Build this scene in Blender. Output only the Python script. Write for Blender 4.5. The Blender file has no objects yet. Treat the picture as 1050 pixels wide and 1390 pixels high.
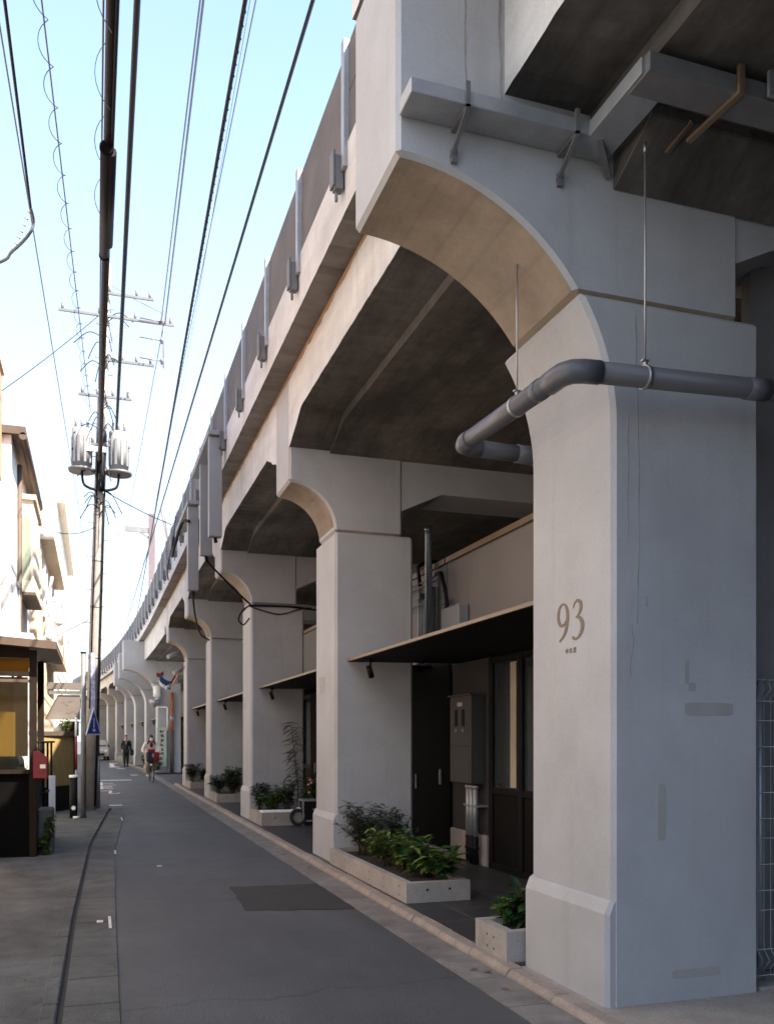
import bpy, bmesh, math, random
from mathutils import Vector, Matrix
R = math.radians
random.seed(7)
sc = bpy.context.scene
COL = sc.collection

# ------------------------------------------------------------------ materials
def nt_new(name):
    m = bpy.data.materials.new(name); m.use_nodes = True
    nt = m.node_tree; b = nt.nodes['Principled BSDF']
    return m, nt, b

def mat(name, col, rough=.6, metal=0., var=.12, scale=3., bump=0., bscale=60., streak=0., streakcol=None, spec=.5, obj=False):
    """procedural surface: base colour broken up by noise, optional vertical weather streaks and fine bump"""
    m, nt, b = nt_new(name)
    N, L = nt.nodes, nt.links
    b.inputs['Roughness'].default_value = rough
    b.inputs['Metallic'].default_value = metal
    b.inputs['Specular IOR Level'].default_value = spec
    geo = N.new('ShaderNodeTexCoord') if obj else N.new('ShaderNodeNewGeometry')
    pos = geo.outputs['Object'] if obj else geo.outputs['Position']
    n1 = N.new('ShaderNodeTexNoise'); n1.inputs['Scale'].default_value = scale; n1.inputs['Detail'].default_value = 6
    n1.inputs['Roughness'].default_value = .65
    L.new(pos, n1.inputs['Vector'])
    r1 = N.new('ShaderNodeValToRGB')
    r1.color_ramp.elements[0].position = .3; r1.color_ramp.elements[1].position = .72
    lo = [max(0, c*(1-var)) for c in col]; hi = [min(1, c*(1+var)) for c in col]
    r1.color_ramp.elements[0].color = (*lo, 1); r1.color_ramp.elements[1].color = (*hi, 1)
    L.new(n1.outputs['Fac'], r1.inputs['Fac'])
    out = r1.outputs['Color']
    if streak > 0:
        mp = N.new('ShaderNodeMapping'); mp.inputs['Scale'].default_value = (7, 7, .35)
        L.new(pos, mp.inputs['Vector'])
        n2 = N.new('ShaderNodeTexNoise'); n2.inputs['Scale'].default_value = 1.3; n2.inputs['Detail'].default_value = 5
        L.new(mp.outputs['Vector'], n2.inputs['Vector'])
        r2 = N.new('ShaderNodeValToRGB'); r2.color_ramp.elements[0].position = .56; r2.color_ramp.elements[1].position = .8
        r2.color_ramp.elements[0].color = (0, 0, 0, 1); r2.color_ramp.elements[1].color = (streak, streak, streak, 1)
        L.new(n2.outputs['Fac'], r2.inputs['Fac'])
        mx = N.new('ShaderNodeMix'); mx.data_type = 'RGBA'
        L.new(r2.outputs['Color'], mx.inputs['Factor']); L.new(out, mx.inputs['A'])
        mx.inputs['B'].default_value = (*(streakcol or [c*.45 for c in col]), 1)
        out = mx.outputs['Result']
    L.new(out, b.inputs['Base Color'])
    if bump > 0:
        n3 = N.new('ShaderNodeTexNoise'); n3.inputs['Scale'].default_value = bscale; n3.inputs['Detail'].default_value = 4
        L.new(pos, n3.inputs['Vector'])
        bp = N.new('ShaderNodeBump'); bp.inputs['Strength'].default_value = bump; bp.inputs['Distance'].default_value = .01
        L.new(n3.outputs['Fac'], bp.inputs['Height']); L.new(bp.outputs['Normal'], b.inputs['Normal'])
    return m

def brick_mat(name, c1, c2, mortar, bw, bh, ms=.01, rough=.6, plane='XY', var=.0, bump=.0, offset=.5):
    m, nt, b = nt_new(name); N, L = nt.nodes, nt.links
    b.inputs['Roughness'].default_value = rough
    geo = N.new('ShaderNodeNewGeometry'); sep = N.new('ShaderNodeSeparateXYZ'); cmb = N.new('ShaderNodeCombineXYZ')
    L.new(geo.outputs['Position'], sep.inputs[0])
    L.new(sep.outputs[plane[0]], cmb.inputs['X']); L.new(sep.outputs[plane[1]], cmb.inputs['Y'])
    br = N.new('ShaderNodeTexBrick'); br.offset = offset
    br.inputs['Scale'].default_value = 1; br.inputs['Brick Width'].default_value = bw; br.inputs['Row Height'].default_value = bh
    br.inputs['Mortar Size'].default_value = ms; br.inputs['Mortar Smooth'].default_value = .2
    br.inputs['Color1'].default_value = (*c1, 1); br.inputs['Color2'].default_value = (*c2, 1); br.inputs['Mortar'].default_value = (*mortar, 1)
    L.new(cmb.outputs[0], br.inputs['Vector'])
    n = N.new('ShaderNodeTexNoise'); n.inputs['Scale'].default_value = 9; n.inputs['Detail'].default_value = 6
    L.new(geo.outputs['Position'], n.inputs['Vector'])
    mx = N.new('ShaderNodeMix'); mx.data_type = 'RGBA'; mx.blend_type = 'MULTIPLY'; mx.inputs['Factor'].default_value = .5
    L.new(br.outputs['Color'], mx.inputs['A']); L.new(n.outputs['Color'], mx.inputs['B'])
    hs = N.new('ShaderNodeHueSaturation'); hs.inputs['Saturation'].default_value = .0
    L.new(n.outputs['Color'], hs.inputs['Color']); L.new(hs.outputs['Color'], mx.inputs['B'])
    L.new(mx.outputs['Result'], b.inputs['Base Color'])
    if bump:
        bp = N.new('ShaderNodeBump'); bp.inputs['Strength'].default_value = bump; bp.inputs['Distance'].default_value = .01; bp.invert = True
        L.new(br.outputs['Fac'], bp.inputs['Height']); L.new(bp.outputs['Normal'], b.inputs['Normal'])
    return m

def glass_mat(name, tint=(.8, .85, .85), refl=.25):
    m = bpy.data.materials.new(name); m.use_nodes = True; nt = m.node_tree; nt.nodes.clear()
    o = nt.nodes.new('ShaderNodeOutputMaterial'); t = nt.nodes.new('ShaderNodeBsdfTransparent'); g = nt.nodes.new('ShaderNodeBsdfGlossy')
    t.inputs[0].default_value = (*tint, 1); g.inputs['Roughness'].default_value = .03
    lw = nt.nodes.new('ShaderNodeLayerWeight'); lw.inputs['Blend'].default_value = refl
    mx = nt.nodes.new('ShaderNodeMixShader')
    pw = nt.nodes.new('ShaderNodeMath'); pw.operation = 'POWER'; pw.inputs[1].default_value = 3; ml = nt.nodes.new('ShaderNodeMath'); ml.operation = 'MULTIPLY_ADD'; ml.inputs[1].default_value = .6; ml.inputs[2].default_value = .015
    nt.links.new(lw.outputs['Facing'], pw.inputs[0]); nt.links.new(pw.outputs[0], ml.inputs[0]); nt.links.new(ml.outputs[0], mx.inputs[0]); nt.links.new(t.outputs[0], mx.inputs[1]); nt.links.new(g.outputs[0], mx.inputs[2])
    nt.links.new(mx.outputs[0], o.inputs[0]); return m

def leaf_mat(name, c, c2):
    m, nt, b = nt_new(name); N, L = nt.nodes, nt.links
    g = N.new('ShaderNodeNewGeometry'); r = N.new('ShaderNodeValToRGB')
    r.color_ramp.elements[0].color = (*c, 1); r.color_ramp.elements[1].color = (*c2, 1)
    r.color_ramp.elements[0].position = .35
    L.new(g.outputs['Random Per Island'], r.inputs['Fac']); L.new(r.outputs['Color'], b.inputs['Base Color'])
    b.inputs['Roughness'].default_value = .38
    t = N.new('ShaderNodeBsdfTranslucent'); L.new(r.outputs['Color'], t.inputs['Color'])
    mx = N.new('ShaderNodeMixShader'); mx.inputs[0].default_value = .25
    L.new(b.outputs[0], mx.inputs[1]); L.new(t.outputs[0], mx.inputs[2])
    L.new(mx.outputs[0], N['Material Output'].inputs['Surface']); return m

def detail(m, speck=None, blotch=None, pin=0., board=None, crack=None):
    """adds speckle, blotches, pinholes, board marks and hairline cracks to a mat() material"""
    nt = m.node_tree; N, L = nt.nodes, nt.links; b = N['Principled BSDF']
    geo = N.new('ShaderNodeNewGeometry'); cur = b.inputs['Base Color'].links[0].from_socket
    def mul(fac_socket, lo, hi, p0, p1):
        nonlocal cur
        r = N.new('ShaderNodeValToRGB'); r.color_ramp.elements[0].position = p0; r.color_ramp.elements[1].position = p1
        r.color_ramp.elements[0].color = (*(lo if isinstance(lo, tuple) else (lo,)*3), 1); r.color_ramp.elements[1].color = (*(hi if isinstance(hi, tuple) else (hi,)*3), 1)
        L.new(fac_socket, r.inputs['Fac']); x = N.new('ShaderNodeMix'); x.data_type = 'RGBA'; x.blend_type = 'MULTIPLY'; x.inputs['Factor'].default_value = 1
        L.new(cur, x.inputs['A']); L.new(r.outputs['Color'], x.inputs['B']); cur = x.outputs['Result']
    def noise(scale, det=4, vec=None, rough=.6):
        n = N.new('ShaderNodeTexNoise'); n.inputs['Scale'].default_value = scale; n.inputs['Detail'].default_value = det; n.inputs['Roughness'].default_value = rough
        if vec:
            mp = N.new('ShaderNodeMapping'); mp.inputs['Scale'].default_value = vec; L.new(geo.outputs['Position'], mp.inputs['Vector']); L.new(mp.outputs[0], n.inputs['Vector'])
        else: L.new(geo.outputs['Position'], n.inputs['Vector'])
        return n.outputs['Fac']
    if speck: mul(noise(speck[0], 2), 1-speck[1], 1+speck[1], .35, .65)
    if blotch: mul(noise(blotch[0], 7, blotch[3] if len(blotch) > 3 else None, .68), blotch[1], blotch[2], .36, .66)
    if pin:
        v = N.new('ShaderNodeTexVoronoi'); v.inputs['Scale'].default_value = 17; L.new(geo.outputs['Position'], v.inputs['Vector'])
        mul(v.outputs['Distance'], 1-pin, 1., .03, .075)
    if board:
        w = N.new('ShaderNodeTexWave'); w.wave_type = 'BANDS'; w.bands_direction = board[0]; w.inputs['Scale'].default_value = board[1]; w.inputs['Distortion'].default_value = .25
        L.new(geo.outputs['Position'], w.inputs['Vector']); mul(w.outputs['Fac'], 1-board[2], 1., .0, .06)
    if crack:
        v = N.new('ShaderNodeTexVoronoi'); v.feature = 'DISTANCE_TO_EDGE'; v.inputs['Scale'].default_value = crack[0]
        n = N.new('ShaderNodeTexNoise'); n.inputs['Scale'].default_value = 1.7; n.inputs['Detail'].default_value = 8; L.new(geo.outputs['Position'], n.inputs['Vector'])
        x = N.new('ShaderNodeMix'); x.data_type = 'RGBA'; x.blend_type = 'LINEAR_LIGHT'; x.inputs['Factor'].default_value = .35
        L.new(geo.outputs['Position'], x.inputs['A']); L.new(n.outputs['Color'], x.inputs['B']); L.new(x.outputs['Result'], v.inputs['Vector'])
        mul(v.outputs['Distance'], 1-crack[1], 1., .0, crack[2])
    L.new(cur, b.inputs['Base Color'])
M = {}
M['paint'] = mat('painted_concrete', (.362, .37, .388), .62, var=.05, scale=1.3, bump=.12, bscale=35, streak=.22, streakcol=(.22, .19, .17))
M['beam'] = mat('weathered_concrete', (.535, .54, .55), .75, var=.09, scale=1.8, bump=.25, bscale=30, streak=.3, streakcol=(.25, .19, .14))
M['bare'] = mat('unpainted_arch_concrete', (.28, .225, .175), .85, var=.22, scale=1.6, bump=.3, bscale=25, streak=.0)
M['under'] = mat('dark_overhang_concrete', (.165, .15, .14), .85, var=.2, scale=1.6, bump=.3, bscale=25)  # darker, browner tone for the downward faces of the slab
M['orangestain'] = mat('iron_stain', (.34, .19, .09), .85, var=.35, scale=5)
M['soffit'] = mat('dark_soffit_concrete', (.080, .074, .070), .9, var=.3, scale=1.2, bump=.3, bscale=25, streak=.0)  # dark base for undersides and rear walls; stain blotches are added after
detail(M['paint'], blotch=(.9, .88, 1.07), pin=.22, speck=(90, .035)); detail(M['beam'], blotch=(1.4, .80, 1.06, (1, .5, 2)), pin=.3, speck=(70, .06))
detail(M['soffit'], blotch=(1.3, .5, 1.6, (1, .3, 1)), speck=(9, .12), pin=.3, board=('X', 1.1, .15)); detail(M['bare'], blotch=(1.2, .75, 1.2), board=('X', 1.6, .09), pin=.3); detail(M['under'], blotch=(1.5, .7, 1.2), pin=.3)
M['patch'] = mat('grey_repaint', (.305, .305, .298), .6, var=.08, scale=8)
M['rust'] = mat('rust_stain', (.27, .24, .22), .8, var=.3, scale=20)
M['panel'] = mat('sound_wall_panel', (.095, .09, .09), .8, var=.22, scale=2.2, bump=.3, bscale=50, streak=.35, streakcol=(.08, .075, .075))
M['galv'] = mat('galvanised_steel', (.30, .315, .34), .45, .45, var=.12, scale=9)
M['galvdark'] = mat('dull_grey_steel', (.13, .133, .14), .6, .1, var=.2, scale=7)
M['ductgrey'] = mat('grey_painted_steel', (.20, .215, .24), .5, .0, var=.06)
M['pvc'] = mat('grey_pvc', (.085, .088, .10), .38, 0, var=.06, scale=6, spec=.4)
M['chrome'] = mat('bright_steel', (.38, .38, .38), .42, .8, var=.05)
M['black'] = mat('black_paint', (.008, .008, .009), .6, 0, var=.2, spec=.15)
M['boarddark'] = mat('dark_wall_board', (.038, .037, .038), .8, 0, var=.08, scale=2, spec=.2)
M['blackgloss'] = mat('black_gloss', (.004, .004, .004), .7, 0, var=.2, spec=.03)
M['darkpanel'] = mat('charcoal_panel', (.008, .008, .008), .7, 0, var=.2, spec=.1)
M['bronze'] = mat('bronze_edge', (.17, .12, .08), .45, .2, var=.1)
M['greywall'] = mat('grey_wall_board', (.155, .15, .15), .7, 0, var=.06, scale=2, bump=.05)
M['cabinet'] = mat('meter_cabinet_grey', (.05, .05, .05), .5, 0, var=.05)
M['conc'] = mat('bare_concrete', (.30, .28, .26), .85, var=.13, scale=5, bump=.4, bscale=45)
M['kerb'] = mat('kerb_concrete', (.26, .22, .19), .9, var=.22, scale=6, bump=.4, bscale=40)
M['gutter'] = mat('gutter_concrete', (.17, .16, .15), .9, var=.25, scale=5, bump=.5, bscale=50)
M['pave'] = mat('old_pavement_concrete', (.072, .077, .077), .9, var=.4, scale=2.1, bump=.6, bscale=60)
M['asphalt'] = mat('asphalt', (.061, .065, .070), .66, var=.22, scale=1.1, bump=.9, bscale=120)
M['asphalt2'] = mat('darker_asphalt', (.027, .027, .029), .85, var=.25, scale=3, bump=.9, bscale=120)
detail(M['asphalt'], speck=(95, .30), blotch=(.55, .80, 1.13, (2.2, .35, 1)), crack=(.33, .45, .006)); detail(M['asphalt2'], speck=(210, .35)); detail(M['pave'], speck=(160, .3), blotch=(1.1, .72, 1.2), crack=(.8, .4, .008)); detail(M['gutter'], speck=(140, .25), blotch=(1.4, .75, 1.15)); detail(M['kerb'], speck=(140, .2)); detail(M['conc'], speck=(120, .14), pin=.35, blotch=(2, .85, 1.08))
M['road_paint'] = mat('worn_road_paint', (.55, .55, .53), .8, var=.35, scale=14)
M['tile'] = brick_mat('slate_tile', (.035, .036, .038), (.05, .05, .052), (.13, .125, .12), .9, .6, .008, .45, 'YX')
M['soil'] = mat('planter_soil', (.014, .011, .009), .95, var=.4, scale=30, bump=1, bscale=40)
M['leaf'] = leaf_mat('dark_leaf', (.015, .04, .016), (.06, .12, .035))
M['leafb'] = leaf_mat('bright_leaf', (.025, .075, .018), (.20, .26, .05))
M['leafd'] = leaf_mat('blue_green_leaf', (.012, .03, .02), (.04, .07, .045))
M['stem'] = mat('plant_stem', (.07, .05, .03), .8)
M['dead'] = mat('dry_leaf', (.16, .09, .04), .8, var=.4, scale=30)
M['num'] = mat('brown_numeral_paint', (.17, .125, .09), .7, var=.15, scale=30)
M['numfade'] = mat('faded_numeral_paint', (.38, .34, .31), .7, var=.1, scale=30)
M['cable'] = mat('black_cable', (.006, .006, .008), .6, spec=.2)
M['cablegrey'] = mat('grey_cable', (.07, .085, .11), .5)
M['pole'] = mat('pole_concrete', (.30, .28, .26), .85, var=.2, scale=4, bump=.4, bscale=40, streak=.4)
M['porcelain'] = mat('porcelain', (.16, .15, .15), .3)
M['tank'] = mat('transformer_paint', (.20, .205, .21), .9, 0, var=.08)
M['white'] = mat('white_paint', (.78, .78, .77), .55, var=.05)
M['stucco'] = mat('white_stucco', (.80, .77, .72), .85, var=.06, scale=2, bump=.3, bscale=60)
M['cream'] = mat('cream_stucco', (.72, .62, .48), .85, var=.08, scale=2, bump=.3, bscale=60)
M['warm'] = mat('warm_stucco', (.74, .58, .47), .85, var=.05, scale=2)
M['tan'] = mat('tan_stucco', (.70, .55, .40), .85, var=.08, scale=2, bump=.3, bscale=60)
M['orangebrick'] = brick_mat('orange_brick', (.62, .27, .10), (.70, .36, .15), (.5, .4, .3), .23, .075, .008, .75, 'YZ')
M['roofbrown'] = mat('brown_eave', (.085, .06, .045), .7, var=.2)
M['wood'] = mat('dark_timber', (.014, .009, .006), .7, spec=.15, var=.3, scale=8)
M['fencewood'] = mat('yellowed_board', (.30, .22, .09), .6, var=.25, scale=5)
M['blind'] = None
M['red'] = mat('red_paint', (.17, .006, .014), .4)
M['redcloth'] = mat('red_cloth', (.22, .008, .018), .9)
M['navy'] = mat('navy_cloth', (.012, .016, .035), .8)
M['blue'] = mat('blue_enamel', (.02, .05, .32), .4)
M['rustpipe'] = mat('orange_brown_pipe', (.34, .115, .05), .6, var=.3, scale=5)
M['skin'] = mat('skin', (.50, .32, .24), .5, var=.05)
M['hair'] = mat('black_hair', (.012, .010, .010), .5)
M['suit'] = mat('black_suit_cloth', (.012, .012, .015), .8)
M['jacket'] = mat('off_white_jacket', (.62, .58, .54), .85)
M['khaki'] = mat('khaki_cloth', (.25, .22, .17), .85)
M['rubber'] = mat('tyre_rubber', (.015, .015, .015), .8)
M['signwhite'] = mat('sign_board', (.40, .44, .36), .6, var=.06)
M['carpaint'] = mat('silver_car_paint', (.5, .5, .5), .3, .3, var=.03)
M['weed'] = leaf_mat('weed_leaf', (.03, .07, .02), (.10, .16, .04))
M['glass'] = glass_mat('window_glass')
M['darkglass'] = mat('dark_window', (.03, .035, .04), .08, 0, var=.1)
M['cloth'] = mat('grey_awning', (.13, .11, .10), .8, var=.15)
M['pinkpost'] = mat('mauve_steel', (.13, .10, .11), .6, var=.15)
m = bpy.data.materials.new('amber_blind'); m.use_nodes = True; nt = m.node_tree; nt.nodes.clear()
o_ = nt.nodes.new('ShaderNodeOutputMaterial'); t_ = nt.nodes.new('ShaderNodeBsdfTranslucent'); d_ = nt.nodes.new('ShaderNodeBsdfDiffuse'); mx_ = nt.nodes.new('ShaderNodeMixShader')
w_ = nt.nodes.new('ShaderNodeTexNoise'); rr_ = nt.nodes.new('ShaderNodeValToRGB'); w_.inputs['Scale'].default_value = 4
rr_.color_ramp.elements[0].color = (.27, .125, .018, 1); rr_.color_ramp.elements[1].color = (.34, .165, .028, 1)
nt.links.new(w_.outputs['Fac'], rr_.inputs['Fac']); nt.links.new(rr_.outputs[0], t_.inputs[0]); nt.links.new(rr_.outputs[0], d_.inputs[0])
mx_.inputs[0].default_value = .25; nt.links.new(d_.outputs[0], mx_.inputs[1]); nt.links.new(t_.outputs[0], mx_.inputs[2]); nt.links.new(mx_.outputs[0], o_.inputs[0])
M['blind'] = m

# ------------------------------------------------------------------ mesh builder
class MB:
    def __init__(s): s.v = []; s.f = []; s.sm = []
    def add(s, vs, fs, smooth=False):
        k = len(s.v); s.v += [tuple(p) for p in vs]
        for f in fs: s.f.append(tuple(i+k for i in f)); s.sm.append(smooth)
        return s
    def box(s, x0, x1, y0, y1, z0, z1, rot=None, piv=None):
        vs = [Vector(p) for p in ((x0,y0,z0),(x1,y0,z0),(x1,y1,z0),(x0,y1,z0),(x0,y0,z1),(x1,y0,z1),(x1,y1,z1),(x0,y1,z1))]
        if rot is not None:
            pv = Vector(piv) if piv else sum(vs, Vector())/8
            vs = [rot @ (p-pv)+pv for p in vs]
        return s.add(vs, [(3,2,1,0),(4,5,6,7),(0,1,5,4),(1,2,6,5),(2,3,7,6),(3,0,4,7)])
    def beam(s, a, b, w, h, up=(0,0,1)):
        """square bar between two points"""
        a, b = Vector(a), Vector(b); d = (b-a).normalized(); u = Vector(up)
        if abs(d.dot(u)) > .98: u = Vector((1,0,0))
        x = d.cross(u).normalized(); z = x.cross(d).normalized(); vs = []
        for p in (a, b):
            for i, j in ((-1,-1),(1,-1),(1,1),(-1,1)): vs.append(p + x*(w/2*i) + z*(h/2*j))
        return s.add(vs, [(3,2,1,0),(4,5,6,7),(0,1,5,4),(1,2,6,5),(2,3,7,6),(3,0,4,7)])
    def prism(s, poly, a0, a1, ax='Y'):
        """closed polygon extruded along an axis; poly is XZ for Y, YZ for X, XY for Z"""
        def P(p, a): return {'Y': (p[0], a, p[1]), 'X': (a, p[0], p[1]), 'Z': (p[0], p[1], a)}[ax]
        n = len(poly); vs = [P(p, a0) for p in poly] + [P(p, a1) for p in poly]
        fs = [tuple(range(n)), tuple(range(2*n-1, n-1, -1))] + [(i, (i+1) % n, n+(i+1) % n, n+i) for i in range(n)]
        return s.add(vs, fs)
    def tube(s, pts, r, n=8, cap=True):
        pts = [Vector(p) for p in pts]; rs = r if isinstance(r, (list, tuple)) else [r]*len(pts)
        vs = []; prev = None
        for i, p in enumerate(pts):
            d = (pts[min(i+1, len(pts)-1)] - pts[max(i-1, 0)]).normalized()
            if prev is None:
                u = Vector((0,0,1)) if abs(d.z) < .9 else Vector((1,0,0))
                x = d.cross(u).normalized()
            else: x = (prev - d*prev.dot(d)).normalized()
            prev = x; y = d.cross(x)
            for k in range(n):
                a = 2*math.pi*k/n; vs.append(p + (x*math.cos(a)+y*math.sin(a))*rs[i])
        fs = []
        for i in range(len(pts)-1):
            for k in range(n):
                fs.append((i*n+k, i*n+(k+1) % n, (i+1)*n+(k+1) % n, (i+1)*n+k))
        s.add(vs, fs, True)
        if cap:
            k = len(s.v)-len(vs)
            s.f.append(tuple(k+j for j in reversed(range(n)))); s.sm.append(False)
            s.f.append(tuple(k+(len(pts)-1)*n+j for j in range(n))); s.sm.append(False)
        return s
    def ell(s, c, r, seg=12, rings=8, rot=None):
        c = Vector(c); vs = []; fs = []
        rx, ry, rz = r if isinstance(r, (tuple, list)) else (r, r, r)
        for i in range(rings+1):
            t = math.pi*i/rings
            for k in range(seg):
                a = 2*math.pi*k/seg; q = Vector((rx*math.sin(t)*math.cos(a), ry*math.sin(t)*math.sin(a), rz*math.cos(t)))
                if rot is not None: q = rot @ q
                vs.append(c+q)
        for i in range(rings):
            for k in range(seg):
                fs.append((i*seg+k, (i+1)*seg+k, (i+1)*seg+(k+1) % seg, i*seg+(k+1) % seg))
        return s.add(vs, fs, True)
    def build(s, name, material, parent=None, loc=None, rotz=None, bevel=0, seg=1, weld=False):
        me = bpy.data.meshes.new(name); me.from_pydata(s.v, [], s.f)
        me.polygons.foreach_set('use_smooth', s.sm)
        s.me = me
        bm = bmesh.new(); bm.from_mesh(me)
        if weld: bmesh.ops.remove_doubles(bm, verts=bm.verts, dist=1e-5)
        bmesh.ops.recalc_face_normals(bm, faces=bm.faces)
        bm.to_mesh(me); bm.free(); me.materials.append(M[material] if isinstance(material, str) else material)
        o = bpy.data.objects.new(name, me); COL.objects.link(o)
        if parent: o.parent = parent
        if loc: o.location = loc
        if rotz is not None: o.rotation_euler.z = rotz
        if bevel:
            b = o.modifiers.new('edge', 'BEVEL'); b.width = bevel; b.segments = seg; b.limit_method = 'ANGLE'; b.angle_limit = R(40)
        return o

def downfaces(o, material, lim=-.35, xmax=None):
    """faces that look down get the given, darker concrete"""
    me = o.data; me.materials.append(M[material]); me.update()
    for p in me.polygons:
        if p.normal.z < lim and (xmax is None or p.center.x < xmax): p.material_index = len(me.materials)-1
    return o
def tag(o, label=None, cat=None, group=None, kind=None):
    if label: o['label'] = label
    if cat: o['category'] = cat
    if group: o['group'] = group
    if kind: o['kind'] = kind
    return o
def thing(name, label, cat, loc=(0,0,0), rotz=0, group=None):
    o = bpy.data.objects.new(name, None); COL.objects.link(o); o.empty_display_size = .1
    o.location = loc; o.rotation_euler.z = rotz
    return tag(o, label, cat, group)
def structure(name, mb, material, **k):
    o = mb.build(name, material, **k); o['kind'] = 'structure'; return o
def copy_tree(o, parent=None):
    c = o.copy(); COL.objects.link(c); c.parent = parent
    for ch in o.children: copy_tree(ch, c)
    return c
def text_mesh(name, body, size, material, parent=None, loc=(0,0,0), rot=(0,0,0), ext=.002, sx=1., vertical=False):
    cu = bpy.data.curves.new(name, 'FONT'); cu.body = body; cu.size = size; cu.extrude = ext; cu.align_x = 'CENTER'
    tmp = bpy.data.objects.new(name, cu); COL.objects.link(tmp); bpy.context.view_layer.update()
    me = bpy.data.meshes.new_from_object(tmp.evaluated_get(bpy.context.evaluated_depsgraph_get()))
    bpy.data.objects.remove(tmp); me.materials.clear(); me.materials.append(M[material])
    o = bpy.data.objects.new(name, me); COL.objects.link(o); o.parent = parent; o.location = loc; o.rotation_euler = rot; o.scale = (sx, 1, 1)
    return o

# ------------------------------------------------------------------ the line of the street
Y1 = 31.; RAD = 440.
def off(y): return -(max(0., y-Y1)**2)/(2*RAD)
def head(y): return max(0., y-Y1)/RAD           # heading, turning left
H0 = .05                                         # level of the shop terrace

# ------------------------------------------------------------------ ground, road, gutters
gb = MB(); gb.add([(-300,-300,-.05),(300,-300,-.05),(300,500,-.05),(-300,500,-.05)], [(0,1,2,3)])
structure('ground', gb, 'pave')
def ribbon(xl, xr, z, ys, jit=0):
    b = MB(); vs = []
    for y in ys:
        a = xl(y) if callable(xl) else xl; c = xr(y) if callable(xr) else xr
        vs += [(a+off(y)+random.uniform(-jit, jit), y, z), (c+off(y)+random.uniform(-jit, jit), y, z)]
    b.add(vs, [(2*i, 2*i+1, 2*i+3, 2*i+2) for i in range(len(ys)-1)]); return b
def xroadl(y):   # left edge of the asphalt
    pts = [(-20,.05),(5,.136),(8,.176),(12.9,.273),(18.6,.574),(20.5,.6),(24,-.45),(31,-.9),(45,-1.1),(130,-1.4)]
    for (a, p), (b, q) in zip(pts, pts[1:]):
        if y <= b: return p+(q-p)*(y-a)/(b-a)
    return pts[-1][1]
def xkerbl(y):
    pts = [(-20,-.25),(5.1,-.188),(8,-.166),(13.5,-.051),(19.5,.28),(21,.42)]
    for (a, p), (b, q) in zip(pts, pts[1:]):
        if y <= b: return p+(q-p)*(y-a)/(b-a)
    return pts[-1][1]
ys = [-20+.5*i for i in range(300)]
structure('road', ribbon(lambda y: xroadl(y)-.35, 2.32, 0, ys), 'asphalt')
# darker repair patch
pb = MB(); cs = [(1.30,7.95),(2.262,7.72),(2.255,9.2),(1.33,9.27)]; vs = []
for (x0, y0), (x1, y1) in zip(cs, cs[1:]+cs[:1]):
    for i in range(16): vs.append((min(2.262, x0+(x1-x0)*i/16+random.uniform(-.016,.016)), y0+(y1-y0)*i/16+random.uniform(-.02,.02), .004))
pb.add(vs, [tuple(range(len(vs)))])
structure('road_repair_patch', pb, 'asphalt2')
# right gutter slabs
gr = MB()
y = -8.
while y < 100:
    l = .6; gr.prism([(2.26+off(y), -.03), (2.53+off(y), -.03), (2.53+off(y), .008), (2.26+off(y), .008)], y+.004, y+l-.004); y += l
structure('gutter_right', gr, 'gutter')
kb = MB(); y = -8.
while y < 100:
    if not (30.2 < y < 40.0):
        x = 2.53+off(y)+random.uniform(-.004, .004); h = .055+random.uniform(-.004, .004)
        kb.prism([(x, -.03), (x+.125, -.03), (x+.125, h), (x+.03, h), (x, h-.03)], y+.005, y+.6-.005)
    y += .6
structure('kerb_right', kb, 'kerb', bevel=.006)
tb = MB(); tb.box(2.66, 10.5, 5.3, 30.1, -.04, H0)
structure('shop_terrace', tb, 'tile')
tb = MB(); tb.box(2.66, 10.5, -8, 5.3-.003, -.04, H0-.012)
structure('pavement_right', tb, 'conc')
tb = ribbon(2.66, 10.5, H0, [40+.5*i for i in range(100)])
structure('far_terrace', tb, 'tile')
cr = MB(); cr.add([(2.3,30.15,.006),(14,30.15,.006),(14,39.9,.006),(2.2,39.9,.006)], [(0,1,2,3)])
structure('side_street', cr, 'asphalt')
# left gutter slabs and kerb
gl = MB(); kl = MB(); y = -6.; i = 0
while y < 20.3:
    l = .6
    for a0, a1, b, zz in ((xkerbl, xroadl, gl, .012),):
        p = [(xkerbl(y)+.02, y+.006), (xroadl(y), y+.006), (xroadl(y+l), y+l-.006), (xkerbl(y+l)+.02, y+l-.006)]
        hz = .012+random.uniform(-.003, .003)
        b.prism(p, -.04, hz, 'Z')
    p = [(xkerbl(y)-.105+random.uniform(-.008,.008), y+.006), (xkerbl(y)-.012, y+.006), (xkerbl(y+l)-.012, y+l-.006), (xkerbl(y+l)-.105, y+l-.006)]
    kl.prism(p, -.04, .035+random.uniform(-.004, .004), 'Z')
    y += l
structure('gutter_left', gl, 'pave', bevel=.004)
structure('kerb_left', kl, 'pave', bevel=.01)
pl = MB(); ys2 = [-20+.4*i for i in range(106)]
vs = []
for y in ys2: vs += [(-6, y, .02), (xkerbl(y)-.1, y, .02)]
pl.add(vs, [(2*i, 2*i+1, 2*i+3, 2*i+2) for i in range(len(ys2)-1)])
structure('pavement_left', pl, 'pave')
# joint filler line between kerb and gutter, drain slots
jl = MB(); vs = []
for y in ys2:
    if -6 < y < 20.3: vs += [(xkerbl(y)-.012, y, .004), (xkerbl(y)+.022, y, .004)]
jl.add(vs, [(2*i, 2*i+1, 2*i+3, 2*i+2) for i in range(len(vs)//2-1)])
structure('gutter_joint', jl, 'rubber')
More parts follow.
